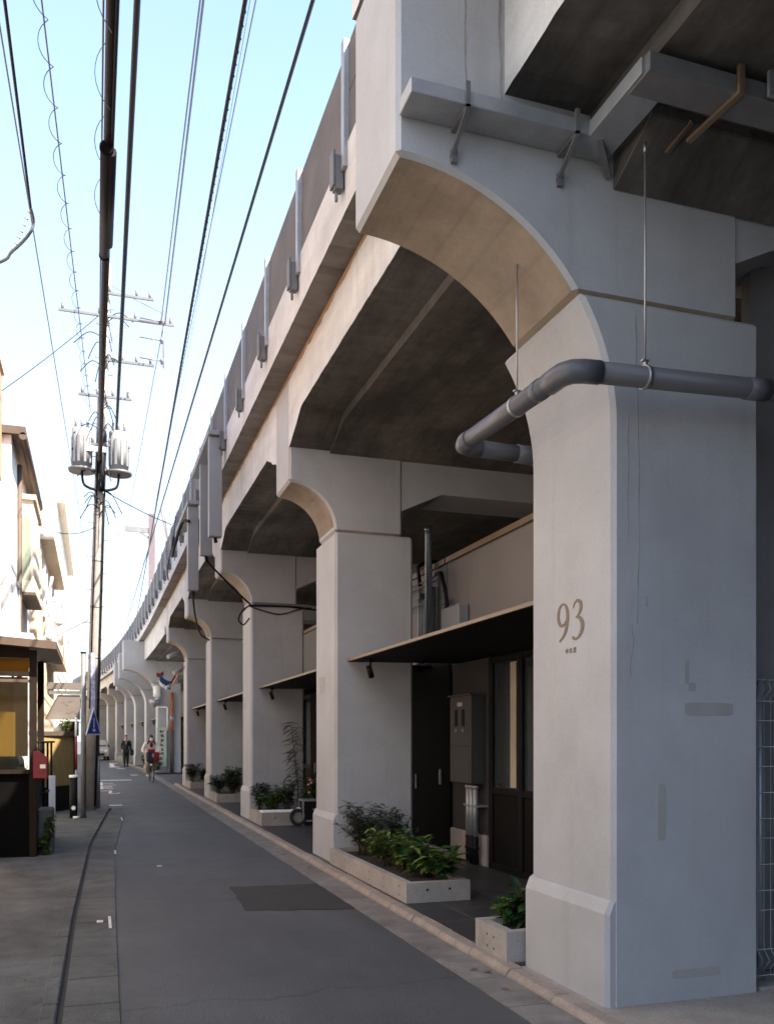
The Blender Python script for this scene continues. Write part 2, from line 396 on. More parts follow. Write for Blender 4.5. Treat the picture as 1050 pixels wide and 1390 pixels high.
# road markings
rm = MB()
def mark(x0, x1, y0, y1, z=.006): rm.add([(x0,y0,z),(x1,y0,z),(x1,y1,z),(x0,y1,z)], [(0,1,2,3)])
mark(-.1, 1.32, 34.2, 34.65); mark(.15, .62, 21.3, 21.6); mark(1.45, 1.75, 38.8, 39.4)
mark(.9, 1.35, 57, 58.5); mark(.75, 1.3, 50, 51.0); mark(1.1, 1.5, 47.5, 48.3); mark(-.6, -.1, 44, 45); mark(.85,1.1,51,57)
mark(.112, .135, 7.5, 8.0, .016); mark(.255, .28, 12.3, 12.7, .016); mark(.49, .51, 17.3, 18, .016); mark(.02, .07, 7.75, 7.85, .017)
mark(.72,.78,11.0,11.1)
structure('road_marking', rm, 'road_paint')
for ch, yy in (('れ', 26.0), ('ま', 28.4), ('止', 30.8)):
    o = text_mesh('road_marking', ch, 1.0, 'road_paint', None, (.18, yy, .006), (0,0,0), .0005, 1.15)
    o.scale = (1.1, 2.5, 1); o['kind'] = 'structure'

# ------------------------------------------------------------------ the viaduct
V = thing('railway_viaduct', 'long pale concrete railway viaduct on arched piers running down the right of the street', 'viaduct')
PY = [4.31+6.03*k for k in range(5)] + [40.3+6.03*k for k in range(9)]   # near faces of the piers
PY_all = [-1.9] + PY
EXT = {4.31: 1.486, PY[5]: 1.30, PY[6]: 1.45, PY[7]: 1.6}
def pier(yn, num=None):
    o = bpy.data.objects.new('pier', None); COL.objects.link(o); o.parent = V
    o.location = (off(yn), yn, 0); o.rotation_euler.z = head(yn)
    xe = EXT.get(yn, 2.197); big = xe < 2.0
    ze = 4.585 if big else 4.62
    a = 2.76-xe; b = 1.27 if big else .56
    zc = ze-b; zj = 4.03 if big else 4.06
    arc = []
    n = 28
    for i in range(n+1):
        t = math.pi/2*i/n
        arc.append((xe+a*math.cos(t)*1.0 if False else 2.76-a*(1-math.cos(t)), zc+b*math.sin(t)))
    lower = [p for p in arc if p[1] < zj-.005]; upper = [p for p in arc if p[1] > zj+.005]
    # interpolate the joint point
    lo, hi = (lower[-1] if lower else (2.76, zj)), upper[0]
    tj = (zj-lo[1])/(hi[1]-lo[1]) if hi[1] != lo[1] else 0; xj = lo[0]+(hi[0]-lo[0])*tj
    if zc > zj: lower = []; xj = 2.76
    body = [(3.765, H0-.08), (2.76, H0-.08)] + lower + [(xj, zj), (3.765, zj)]
    mb = MB().prism(body, 0, .97)
    shaft = mb.build('shaft', 'paint', o, bevel=.032)
    top = [(3.63, zj-.0), (xj, zj)] + upper + [(xe, ze+.002)]
    ztop = 5.87
    top = [(xj, zj)] + upper
    if top[-1][0] > xe+.001: top.append((xe, ze))
    top += [(xe, ztop), (3.63, ztop), (3.63, zj)]
    downfaces(MB().prism(top, .02, .80).build('arched_bracket', 'paint' , o, bevel=.045 if big else .03), 'bare', -.12)
    cb = [(3.62, 4.38), (4.16, 4.63), (9.6, 4.63), (9.6, 5.6), (3.62, 5.6)]
    MB().prism(cb, .035, .785).build('cross_beam', 'paint', o)
    pl = [(2.722, H0-.08), (2.722, .56), (2.758, .65), (2.9, .65), (2.9, H0-.08)]
    MB().prism(pl, .004, 1.005).build('plinth', 'paint', o, bevel=.022)
    # hidden rear column of the frame
    MB().box(8.6, 9.6, 0, .97, H0-.08, 4.63).build('rear_column', 'paint', o)
    return o
piers = [pier(y) for y in PY_all]
p93, p92 = piers[1], piers[2]
p93['label'] = 'nearest pier with a bluish grey side, numbered 93'
p92['label'] = 'second pier with a faded number 92'

# deck: outer girder with haunches, slab with overhang, inner soffit
def haunch(y, base=5.285):
    z = base
    for yn in PY_all:
        if yn < 0: continue
        if -.75 < y-yn < 1.6:
            d = (yn-y) if y < yn else (y-yn-.8 if y > yn+.8 else 0)
            d = max(0, d)
            z = min(z, 5.03 + max(0, min(1, (d-.03)/.6))*(base-5.03))
    return z
def sweep(poly_at, ys, name, material, under=None):
    b = MB(); vs = []; n = None
    for y in ys:
        P = poly_at(y); n = len(P)
        for (x, z) in P: vs.append((x+off(y), y, z))
    fs = [tuple(range(n-1, -1, -1)), tuple((len(ys)-1)*n+i for i in range(n))]
    for i in range(len(ys)-1):
        for k in range(n): fs.append((i*n+k, i*n+(k+1) % n, (i+1)*n+(k+1) % n, (i+1)*n+k))
    b.add(vs, fs); o = b.build(name, material, V)
    if under: downfaces(o, under)
    return o
def stations(y0, y1, d): 
    n = max(1, int((y1-y0)/d)); return [y0+(y1-y0)*i/n for i in range(n+1)]
def chip(y, k):
    if y > 32: return 0
    random.seed(int(y*1000)*7+k); r = random.random(); return (.022*r if r > .55 else .0)
st = stations(5.12, 30.1, .09)+stations(30.3, 92, .6)
def girder(y):
    z = haunch(y); c = chip(y, 1)
    if 30.0 < y < 40.2: z = min(z, 5.0)
    return [(2.20+c*.4, z+c), (2.20, 5.885), (2.70, 5.885), (2.70, z)]
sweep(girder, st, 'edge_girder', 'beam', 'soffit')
def slab(y):
    c = chip(y, 2)
    return [(1.955+c*.5, 5.88+c*1.3), (1.95, 6.40), (2.12, 6.40), (2.12, 6.12), (9.8, 6.12), (9.8, 5.88)]
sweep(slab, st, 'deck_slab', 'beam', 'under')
def stainstrip(y):
    random.seed(int(y*100)); h = .025+.05*random.random()
    return [(2.197, 5.878-h), (2.197, 5.8785), (2.1995, 5.8785), (2.1995, 5.878-h)]
sweep(stainstrip, stations(5.2, 30, .15), 'rust_streak', 'orangestain')
def inner(y):
    z = haunch(y, 5.22)-.03
    if 30.0 < y < 40.2: z = min(z, 4.95)
    return [(2.702, z), (2.702, 5.87), (9.7, 5.87), (9.7, z)]
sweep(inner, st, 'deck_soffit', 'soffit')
# near bay (over and behind the camera)
ns = stations(-14, 4.33, .09)
sweep(lambda y: [(2.10+chip(y,3)*.4, 5.03+chip(y,3)), (2.10, 5.885), (2.62, 5.885), (2.62, 5.03)], ns, 'edge_girder', 'beam', 'soffit')
sweep(lambda y: [(1.47+chip(y,4)*.6, 5.875+chip(y,4)), (1.465, 6.9), (1.62, 6.9), (1.62, 6.12), (9.8, 6.12), (9.8, 5.875)], stations(-14, 5.11, .09), 'deck_slab', 'beam', 'under')
sweep(lambda y: [(2.60, 4.885), (2.60, 4.95), (2.622, 4.95), (2.622, 5.87), (9.7, 5.87), (9.7, 4.885)], stations(-14, 4.32, .5), 'deck_soffit', 'soffit')
hb = MB().prism([(4.33, 4.64), (3.965, 4.83), (3.965, 4.905), (4.33, 4.905)], 2.77, 9.6, 'X'); hb.build('haunch_block', 'soffit', V, bevel=.008)
MB().box(9.55, 9.75, -14, 30, H0, 5.9).build('rear_wall', 'soffit', V)
MB().add([(9.55+off(y), y, z) for y in (40, 60, 80, 95) for z in (H0, 5.9)], [(2*i,2*i+2,2*i+3,2*i+1) for i in range(3)]).build('rear_wall', 'soffit', V)
MB().box(2.9, 9.6, -14.2, -14, H0, 5.9).build('rear_wall', 'soffit', V)
# parapet: panels, posts and the grey boxes hung below the posts
yp = [6.95+1.72*k for k in range(49)]
for k in range(len(yp)):
    y = yp[k]; x = 1.95+off(y)
    if k+1 < len(yp):
        y2 = yp[k+1]; x2 = 1.95+off(y2)
        b = MB()
        for z0, z1, dx in ((6.395, 6.80, 0), (6.812, 7.21, .004)):
            vs = [(x+.012+dx, y+.02, z0), (x2+.012+dx, y2-.02, z0), (x2+.10, y2-.02, z0), (x+.10, y+.02, z0)]
            vs += [(p[0], p[1], z1) for p in vs]
            b.add(vs, [(3,2,1,0),(4,5,6,7),(0,1,5,4),(1,2,6,5),(2,3,7,6),(3,0,4,7)])
        b.build('parapet_panel', 'panel', V)
    po = MB().box(x-.035, x+.02, y-.04, y+.04, 6.20, 7.24).box(x+.02, x+.10, y-.018, y+.018, 6.40, 7.24).build('parapet_post', 'galv', V, bevel=.004)
    if k < 46:
        br = MB().box(x-.08, x-.006, y+.06, y+.15, 6.07, 6.35).box(x-.10, x-.08, y+.05, y+.16, 6.09, 6.38).box(x-.07, x-.045, y+.09, y+.115, 5.98, 6.06)
        br.build('parapet_bracket', 'galvdark', V, bevel=.005)
# short return of parapet between the near bay and the first post
b = MB()
for z0, z1 in ((6.395, 6.80), (6.812, 7.21)): b.box(1.962, 2.05, 5.13, 6.93, z0, z1)
b.build('parapet_panel', 'panel', V)
# marks on the near pier
def blob(cx, cz, w, h, wob=.03):
    n = 64; pts = []
    for i in range(n):
        t = 2*math.pi*i/n; q = .28
        x = math.copysign(abs(math.cos(t))**q, math.cos(t))*w/2; z = math.copysign(abs(math.sin(t))**q, math.sin(t))*h/2
        pts.append((cx+x*(1+random.uniform(-wob, wob)), cz+z*(1+random.uniform(-wob, wob))))
    return pts
random.seed(3)
for (cx, cz, w, h) in ((3.405, 1.722, .34, .075), (3.08, 1.13, .055, .32), (3.32, .19, .33, .05), (2.98, 2.33, .02, .06), (3.285, 1.85, .05, .05), (3.25, 1.94, .03, .14)):
    MB().prism(blob(cx, cz, w, h), -.0022, .0, 'Y').build('paint_patch', 'patch', p93)
def streakpoly(x, z0, z1, w):
    n = 14; L = []; Rr = []
    dx = 0
    for i in range(n+1):
        z = z0+(z1-z0)*i/n; dx += random.uniform(-.006, .006); ww = w*(.4+.6*random.random())*(1-.4*i/n)
        L.append((x+dx-ww/2, z)); Rr.append((x+dx+ww/2, z))
    return L+Rr[::-1]
for (x, z0, z1, w) in ((2.90, 3.98, 2.2, .008), (2.86, 3.4, 2.7, .006), (2.885, 2.2, 1.9, .005)):
    MB().prism(streakpoly(x, z0, z1, w), -.002, 0.0, 'Y').build('rust_streak', 'rust', p93)
for (x, z0, z1, w) in ((1.86, 5.85, 5.05, .018), (2.07, 5.85, 5.0, .022)):
    MB().prism(streakpoly(x, z0, z1, w), .0175, .022, 'Y').build('rust_streak', 'rust', p93)

# serif numerals drawn as strokes of varying width (brush ribbon in the plane of the pier front)
def ribbon2(path):
    """path: (a, b, width) control points -> smooth outline quads"""
    pts = []
    n = len(path)
    for i in range(n-1):
        p0, p1, p2, p3 = path[max(i-1,0)], path[i], path[i+1], path[min(i+2,n-1)]
        for j in range(8):
            t = j/8; q = []
            for c in range(3):
                q.append(.5*((2*p1[c])+(-p0[c]+p2[c])*t+(2*p0[c]-5*p1[c]+4*p2[c]-p3[c])*t*t+(-p0[c]+3*p1[c]-3*p2[c]+p3[c])*t**3))
            pts.append(q)
    pts.append(list(path[-1])); out = []
    for i, p in enumerate(pts):
        a, b = pts[max(i-1,0)], pts[min(i+1,len(pts)-1)]
        dx, dy = b[0]-a[0], b[1]-a[1]; l = math.hypot(dx, dy) or 1
        nx, ny = -dy/l*p[2]/2, dx/l*p[2]/2; out.append(((p[0]+nx, p[1]+ny), (p[0]-nx, p[1]-ny)))
    return out
G9 = [[(.40,.52,.05),(.30,.42,.07),(.14,.44,.09),(.05,.62,.11),(.09,.86,.09),(.24,.975,.05),(.40,.90,.08),(.47,.66,.12),(.43,.38,.12),(.32,.16,.09),(.10,.0,.05)]]
G3 = [[(.06,.80,.03),(.12,.92,.05),(.24,.975,.07),(.37,.89,.11),(.38,.74,.11),(.28,.60,.06),(.17,.545,.03)],
      [(.20,.55,.04),(.33,.52,.09),(.44,.40,.13),(.45,.24,.13),(.34,.07,.08),(.18,.0,.05),(.07,.03,.09),(.045,.075,.06)]]
G2 = [[(.05,.74,.06),(.10,.90,.06),(.24,.975,.06),(.38,.88,.10),(.38,.68,.11),(.27,.42,.08),(.06,.05,.04)],[(.04,.045,.08),(.25,.05,.09),(.44,.05,.07),(.50,.2,.03)]]
G1 = [[(.10,.86,.04),(.22,.93,.06),(.26,.97,.06)],[(.25,.97,.10),(.25,.5,.11),(.25,.03,.11)],[(.10,.015,.03),(.25,.015,.03),(.40,.015,.03)]]
def numerals(glyphs, parent, y_left, z0, h, material, xf=2.7585, w=1.0, gap=.62):
    b = MB(); o_ = 0
    for g in glyphs:
        for k, strk in enumerate(g):
            o = ribbon2(strk); vs = []
            for (p, q) in o:
                for r in (p, q): vs.append((xf-.0004*k, y_left-(o_+r[0])*h*w, z0+r[1]*h))
            b.add(vs, [(2*i, 2*i+1, 2*i+3, 2*i+2) for i in range(len(o)-1)])
        o_ += gap
    ob = b.build('number', material, parent); 
    so = ob.modifiers.new('thickness', 'SOLIDIFY'); so.thickness = .002
    return ob
numerals([G9, G3], p93, .625, 2.155, .235, 'num', w=1.15, gap=.66)
numerals([G9, G2], p92, .79, 2.12, .225, 'numfade', w=1.15, gap=.66)
numerals([G9, G1], piers[3], .79, 2.12, .225, 'numfade', w=1.15, gap=.66)
text_mesh('place_name', '中 目 黒', .036, 'num', p93, (2.7585, .46, 2.075), (R(90), 0, R(-90)), .0015)

# ------------------------------------------------------------------ services on the near pier
T = thing('cable_tray', 'dull grey steel cable trunking fixed across the top of the nearest pier', 'cable tray')
def bx(name, material, parent, *a, bevel=.004, rot=None): return MB().box(*a, rot=rot).build(name, material, parent, bevel=bevel)
bx('trunking', 'galv', T, 1.495, 2.66, 4.14, 4.322, 4.775, 4.852)
MB().prism([(2.655,4.325),(2.50,4.13),(2.50,3.66),(2.70,3.66),(2.70,4.325)], 4.762, 4.842, 'Z').build('trunking', 'galv', T, bevel=.004)
bx('trunking', 'galvdark', T, 2.52, 4.3, 3.62, 3.80, 4.757, 4.85)
def tray_bracket(x):
    b = MB().box(x-.012, x+.012, 4.125, 4.139, 4.757, 4.89).box(x-.012, x+.012, 4.125, 4.33, 4.755, 4.772)
    b.beam((x, 4.13, 4.762), (x-.01, 4.325, 4.62), .022, .016); b.box(x-.016, x+.016, 4.305, 4.335, 4.59, 4.66)
    b.build('bracket', 'galvdark', T)
tray_bracket(1.80); tray_bracket(2.43)
MB().box(2.56, 2.585, 4.115, 4.128, 4.76, 4.90).box(2.545, 2.60, 4.11, 4.125, 4.78, 4.84).build('joint_plate', 'galv', T)
MB().beam((2.55, 4.12, 4.78), (2.74, 4.32, 4.70), .03, .02).build('bracket', 'galvdark', T)
MB().box(3.02, 3.05, 3.59, 3.615, 4.74, 4.90).beam((3.035, 3.60, 4.75), (2.99, 3.95, 4.72), .03, .02).beam((3.02,3.96,4.84),(2.96,4.10,4.745),.025,.02).build('bracket', 'bronze', T)
MB().box(3.19, 3.25, 3.58, 3.60, 4.76, 4.90).build('joint_plate', 'galv', T)

D = thing('drain_pipe', 'thick dark grey plastic drain pipe bending round the front of the nearest pier', 'pipe')
r = .056
MB().tube([(5.2, 4.02, 3.56), (2.43, 4.02, 3.454)], r, 20).build('pipe', 'pvc', D)
el = [(2.49, 4.02, 3.456), (2.40, 4.022, 3.452), (2.345, 4.04, 3.450), (2.315, 4.085, 3.449), (2.31, 4.15, 3.449), (2.31, 4.22, 3.45)]
MB().tube(el, r*1.09, 20).build('elbow', 'pvc', D)
MB().tube([(2.31, 4.15, 3.449), (2.31, 5.34, 3.495)], r, 20).build('pipe', 'pvc', D)
MB().tube([(2.31, 5.25, 3.491), (2.31, 5.34, 3.495), (2.325, 5.40, 3.496), (2.37, 5.425, 3.496), (2.45, 5.425, 3.495)], r*1.09, 20).build('elbow', 'pvc', D)
MB().tube([(2.37, 5.425, 3.496), (2.80, 5.425, 3.485)], r, 20).build('pipe', 'pvc', D)
MB().tube([(2.72, 5.425, 3.488), (2.83, 5.425, 3.485), (2.91, 5.425, 3.465), (2.93, 5.425, 3.42), (2.93, 5.425, 3.33)], r*1.09, 20).build('elbow', 'pvc', D)
MB().tube([(2.93, 5.425, 3.36), (2.93, 5.425, H0)], r, 20).build('pipe', 'pvc', D)
MB().tube([(3.42,4.02,3.49),(3.56,4.02,3.495)], r*1.08, 20).build('socket', 'pvc', D)
MB().tube([(2.31,4.30,3.456),(2.31,4.36,3.458)], r*1.06, 20).build('socket', 'pvc', D)
for (x, y, z, dr) in ((2.77, 4.02, 3.468, 'x'), (2.31, 4.6, 3.467, 'y')):
    ax = Vector((1,0,.04)) if dr == 'x' else Vector((0,1,.04))
    c = Vector((x,y,z))
    MB().tube([c-ax*.012, c+ax*.012], r*1.10, 20).build('clamp', 'chrome', D)
    zt = 4.71 if dr == 'x' else 4.40
    MB().tube([(x, y, z+r), (x, y, zt)], .0055, 8).tube([(x,y,z+r),(x,y,z+r+.03)], .013, 8).tube([(x,y,zt-.05),(x,y,zt)], .010, 8).box(x-.02,x+.02,y-.012,y+.012,z+r+.028,z+r+.036).build('hanger_rod', 'chrome', D)

# wire mesh fence by the near pier
F = thing('mesh_fence', 'grey welded wire mesh fence beside the nearest pier at the right edge', 'fence')
MB().tube([(3.91, 4.47, 0), (3.91, 4.47, 1.92)], .024, 10).build('post', 'galv', F)
MB().tube([(5.9, 4.47, 0), (5.9, 4.47, 1.92)], .024, 10).build('post', 'galv', F)
b = MB()
for k in range(44): 
    x = 3.845+.05*k
    b.tube([(x, 4.42, .06), (x, 4.42, .14), (x, 4.37, .2), (x, 4.42, .26), (x, 4.42, 1.80), (x, 4.36, 1.85), (x, 4.39, 1.91), (x, 4.42, 1.9)], .0035, 5)
for z in (.1, .26, .5, .62, .78, .94, 1.06, 1.22, 1.38, 1.5, 1.66, 1.78, 1.91): b.tube([(3.83, 4.415, z), (5.95, 4.415, z)], .0038, 5)
b.build('wire_panel', 'galv', F)
bx('concrete_base', 'conc', F, 3.78, 6, 4.32, 4.62, -.03, .06)

# ------------------------------------------------------------------ shops in the bays
def shop(yn, detail, label, x0=0.):
    """dark shop front set back behind the piers, its bay starting at the far face of pier yn"""
    S = thing('shop_unit', label, 'shop', (off(yn), yn, 0), head(yn), group='shops under the viaduct')
    yw0, yw1 = .45, 6.45                    # wall stretch, local
    MB().box(4.42, 9.4, yw0, yw1, H0, 2.62).build('ground_wall', 'darkpanel', S)
    MB().box(4.40, 9.4, yw0, yw1, 2.62, 3.85).build('upper_wall', 'greywall', S)
    MB().box(4.36, 9.4, yw0+.01, yw1-.01, 3.853, 3.92).build('roof_edge', 'bronze', S)
    # glazed front
    b = MB()
    for yy in (1.5, 2.6, 3.6, 4.24, 4.99): b.box(4.35, 4.425, yy, yy+.09, H0, 2.5)
    for zz in (H0+.001, .92, 2.42):
        for ya, yb in ((.46, 1.498), (1.592, 2.598), (2.692, 3.598), (3.692, 4.238), (4.332, 4.988)): b.box(4.355, 4.42, ya, yb, zz, zz+.07)
    b.build('window_frame', 'black', S, bevel=.004)
    MB().box(4.385, 4.395, .46, 5.05, .99, 2.42).build('window_pane', 'darkglass', S)
    MB().box(4.38, 4.415, .46, 5.05, .121, .92).build('lower_panel', 'darkpanel', S)
    # grey pier of wall carrying the meters, light concrete upstand
    MB().box(4.36, 4.419, 5.1, 6.2, .42, 2.6).build('wall_board', 'boarddark', S)
    MB().box(4.33, 4.418, 5.1, 6.2, H0, .415).build('upstand', 'conc', S, bevel=.008)
    # door, just before the next pier
    d = MB().box(4.35, 4.4195, yw0-1.7+6.0+1.55, yw0+6.0, .12, 2.45).build('door', 'blackgloss', S) if False else None
    # canopy
    c = MB().prism([(2.92, 2.48), (2.92, 2.515), (4.40, 2.56), (4.40, 2.50)], 1.02, 6.0); c = c.build('canopy', 'darkpanel', S)
    MB().box(2.905, 2.919, 1.02, 6.0, 2.485, 2.515).build('edge_strip', 'bronze', c)
    for yy in (1.4, 5.55):
        l = MB().box(3.03, 3.09, yy-.03, yy+.03, 2.445, 2.484).tube([(3.06, yy, 2.46), (3.06, yy, 2.40)], .012, 8)
        l.tube([(3.03, yy-.02, 2.395), (3.08, yy+.02, 2.27)], .034, 12); l.build('spotlight', 'black', c)
    if detail:
        for yy in (1.9, 3.6):
            MB().tube([(4.39, yy, 2.98), (3.55, yy+.45, 2.54)], .016, 8).box(4.36, 4.40, yy-.05, yy+.05, 2.92, 3.05).build('stay_rod', 'black', c)
    return S
shop_labels = ['dark shop front behind a thin canopy between the piers numbered 93 and 92', 'dark shop front with thin canopy beyond pier 92, crate and creeper before it',
               'shop front with canopy in the third bay, broad low planter before it', 'last shop front with canopy before the side street']
shops = [shop(PY[k], k < 2, shop_labels[k]) for k in range(4)]
far_labels = ['first shop bay beyond the side street', 'shop bay behind the walking man', 'third shop bay beyond the side street', 'fourth shop bay beyond the side street']
for k in range(4): shop(PY[5+k], False, far_labels[k])
# door leaves stand in the wall just past each pier (own parts of the unit they open)
for k, S in enumerate(shops):
    dr = MB().box(4.33, 4.355, 6.22, 7.9, .12, 2.5).build('door', 'blackgloss', S, bevel=.004)
    [MB().box(4.30, 4.329, yy, yy+.02, zz, zz+.2).build('handle', 'galv', dr) for yy, zz in ((6.5, .95), (7.4, .85))]
    MB().box(4.31, 4.42, 6.21, 7.95, H0, .115).build('door_sill', 'conc', S)
# back-lit looking strip curtain seen through the glazing of the first shop
MB().box(4.372, 4.379, 4.42, 4.56, 1.01, 2.40).build('curtain', mat('pale_curtain', (.42,.36,.28), .9), shops[0])

pw_ = MB().box(4.0, 9.4, 4.66, 4.75, H0, 4.6).build('partition_wall', mat('grey_partition', (.17,.165,.165), .8, var=.15, scale=2, streak=.4), bevel=.004)
tag(pw_, 'grey partition wall behind the mesh fence at the right edge', 'wall')
# meter cabinet + conduits
C = thing('meter_cabinet', 'tall grey electric meter cabinet on the wall beside the black door', 'cabinet', (4.36, 9.50, 0), 0)
MB().box(-.19, -.002, 0, .62, 1.02, 2.06).build('body', 'cabinet', C, bevel=.006)
for z0, z1 in ((1.02, 1.50), (1.515, 2.04)):
    pass
MB().box(-.20, -.191, .02, .60, 1.03, 1.46).build('door', 'cabinet', C, bevel=.003)
u = MB().box(-.20, -.191, .02, .60, 1.475, 2.03).build('door', 'cabinet', C, bevel=.003)
[MB().box(-.204, -.2005, yy, yy+.09, 1.70, 1.90).build('meter_window', 'black', u) for yy in (.15, .36)]
[MB().tube([(-.21,yy,1.65),(-.199,yy,1.65)], .024, 10).build('knob', 'chrome', u) for yy in (.195, .405)]
MB().box(-.203, -.2005, .22, .37, 1.94, 1.985).build('rating_plate', mat('brass_plate', (.42,.38,.3), .5), u)
MB().box(-.21, .0, -.02, .66, 2.062, 2.08).build('rain_cover', 'cabinet', C)
for yy in (.06, .17, .27):
    MB().tube([(-.10, yy, 1.0), (-.10, yy, .40)], .032, 12).tube([(-.10, yy, 1.0), (-.10, yy, .96)], .042, 12).build('conduit', 'galv', C)
    MB().tube([(-.10, yy, .40), (-.09, yy+.01, .07)], .036, 10).tube([(-.10, yy, .24), (-.10, yy, .27)], .044, 10).build('flexible_tail', 'black', C)
MB().box(-.14, .0, -.08, .33, .75, .77).build('pipe_clip', 'galv', C)
# pipes above the canopy
U = thing('vent_pipe', 'upright bright steel pipe standing above the first canopy', 'pipe', (4.28, 11.15, 0))
MB().tube([(0,0,2.56),(0,0,4.28),(-.01,-.02,4.36)], .05, 14).build('tube', 'galv', U)
MB().tube([(.0,0,4.36),(-.02,-.03,4.40)], .055, 14).build('cap', 'chrome', U)
K = thing('conduit_run', 'thin conduits and black cables bracketed to the grey wall above the first canopy', 'conduit', (4.33, 11.3, 0))
MB().tube([(0,.35,2.6),(0,.35,3.68)], .022, 10).tube([(0,.26,2.6),(0,.26,3.68)], .015, 8).build('conduit', 'galv', K)
MB().tube([(0,.3,3.68),(-.02,.3,3.8),(-.02,.34,3.96),(.1,.36,4.05),(.5,.36,4.05)], .03, 8).build('cable', 'cable', K)
MB().tube([(0,-.3,3.75),(-.03,-.55,3.72),(-.02,-.66,3.5),(0,-.68,3.3),(0,-.66,2.7)], .028, 8).build('cable', 'cable', K)
MB().tube([(0,-.15,2.6),(0,-.15,3.6)], .055, 12).build('conduit', 'galvdark', K)
b = MB()
for z in (3.42, 3.72, 3.66): b.tube([(-.01, 1.1, z), (-.01, -.3, z)], .012, 6)
b.box(-.04,.05,1.0,1.15,3.35,3.78); b.box(-.04,.05,-.68,-.6,3.3,3.36); b.box(-.04,.05,.24,.38,3.5,3.58); b.build('bracket', 'galvdark', K)
J = MB().box(4.25, 4.39, 10.05, 10.62, 2.62, 3.22).build('junction_box', 'ductgrey', bevel=.01)
tag(J, 'light grey metal box on the wall above the first canopy, right of the steel pipe', 'electrical box')

# ------------------------------------------------------------------ plants and planters
def leaf(b, base, d, up, l, w):
    """folded pointed leaf: six vertices"""
    d = d.normalized(); s = d.cross(up)
    if s.length < 1e-3: s = Vector((1,0,0))
    s.normalize(); n = s.cross(d).normalized()
    p = [base, base+d*l*.35+s*w/2+n*w*.18, base+d*l*.72+s*w*.4+n*w*.1-n*l*.06, base+d*l-n*l*.16, base+d*l*.72-s*w*.4+n*w*.1-n*l*.06, base+d*l*.35-s*w/2+n*w*.18, base+d*l*.5-n*l*.03]
    b.add(p, [(0,1,6),(1,2,6),(2,3,6),(3,4,6),(4,5,6),(5,0,6)], True)
def plant(name, label, loc, h, spread, nst, nl, ll, lw, material, group=None, droop=.3, seed=1, stemr=.004):
    rnd = random.Random(seed)
    t = thing(name, label, 'plant', loc, 0, group)
    fb, sb = MB(), MB()
    for i in range(nst):
        a = rnd.uniform(0, 2*math.pi); rr = spread*math.sqrt(rnd.random()); hh = h*rnd.uniform(.55, 1)
        p0 = Vector((rnd.uniform(-.04,.04)*spread*5, rnd.uniform(-.04,.04)*spread*5, 0)); p3 = Vector((math.cos(a)*rr, math.sin(a)*rr, hh))
        pm = p0.lerp(p3, .5)+Vector((0,0,hh*.12)); pts = [p0, p0.lerp(pm,.6)+Vector((0,0,.02)), pm, p3]
        sb.tube(pts, [stemr, stemr, stemr*.8, stemr*.5], 5)
        for k in range(nl):
            t_ = rnd.uniform(.25, 1); q = pts[0].lerp(pts[2], t_*2) if t_ < .5 else pts[2].lerp(pts[3], t_*2-1)
            aa = rnd.uniform(0, 2*math.pi); d = Vector((math.cos(aa), math.sin(aa), rnd.uniform(-droop, .7)))
            leaf(fb, q, d, Vector((rnd.uniform(-.3,.3), rnd.uniform(-.3,.3), 1)), ll*rnd.uniform(.6,1.15), lw*rnd.uniform(.7,1.15))
    fb.build('foliage', material, t); sb.build('stem', 'stem', t); return t
def planter(label, x0, x1, y0, y1, h, holes=True, yn=0):
    t = thing('planter', label, 'planter', ((x0+x1)/2+off(y0), (y0+y1)/2, H0), 0, 'concrete planters along the kerb')
    X, Yh, w = (x1-x0)/2, (y1-y0)/2, .075
    b = MB().box(-X, X, -Yh, -Yh+w, 0, h).box(-X, X, Yh-w, Yh, 0, h).box(-X, -X+w, -Yh+w+.0015, Yh-w-.0015, 0, h-.001).box(X-w, X, -Yh+w+.0015, Yh-w-.0015, 0, h-.001)
    b.build('trough', 'conc', t)
    MB().box(-X+w+.002, X-w-.002, -Yh+w+.002, Yh-w-.002, 0, h-.045).build('soil', 'soil', t)
    if holes:
        hb = MB(); n = max(2, int((y1-y0)/.42))
        for i in range(n):
            for z in (.05, .13): 
                yy = -Yh+.2+(2*Yh-.4)*i/max(1, n-1); hb.tube([(-X-.0015, yy, z), (-X+.002, yy, z)], .008, 8)
        for xx in (-X*.35, X*.35): hb.tube([(xx, -Yh-.0015, h*.62), (xx, -Yh+.002, h*.62)], .012, 10)
        hb.build('form_hole', 'cable', t)
    return t
planter('long low concrete planter of mixed shrubs before the pier numbered 92', 2.69, 3.32, 7.57, 10.32, .185)
planter('short low concrete planter tucked against the pier numbered 93', 2.615, 3.30, 5.36, 5.87, .205)
planter('low concrete planter with pale slab on top, before the third pier', 2.72, 3.45, 15.05, 16.3, .22)
planter('low concrete planter before the fourth pier', 2.72, 3.4, 20.9, 22.3, .2)
planter('farthest low planter, before the fifth pier at the side street', 2.72, 3.4, 26.9, 28.4, .2)
PG = 'plants in the kerbside planters'
zs = H0+.14
plant('shrub', 'feathery dark blue-green shrub at the far end of the long planter', (2.98, 9.9, zs), .62, .32, 34, 26, .11, .022, 'leafd', PG, .2, 1)
plant('shrub', 'feathery dark shrub against pier 92 behind the yellowish one', (3.18, 9.35, zs), .6, .28, 30, 26, .10, .022, 'leafd', PG, .2, 2)
plant('shrub', 'yellow-green bushy shrub in the middle of the long planter', (2.98, 9.0, zs), .42, .26, 26, 20, .12, .035, 'leafb', PG, .3, 3)
plant('shrub', 'dense olive shrub near the middle of the long planter', (3.02, 8.55, zs), .42, .24, 26, 18, .12, .045, 'leafb', PG, .4, 4)
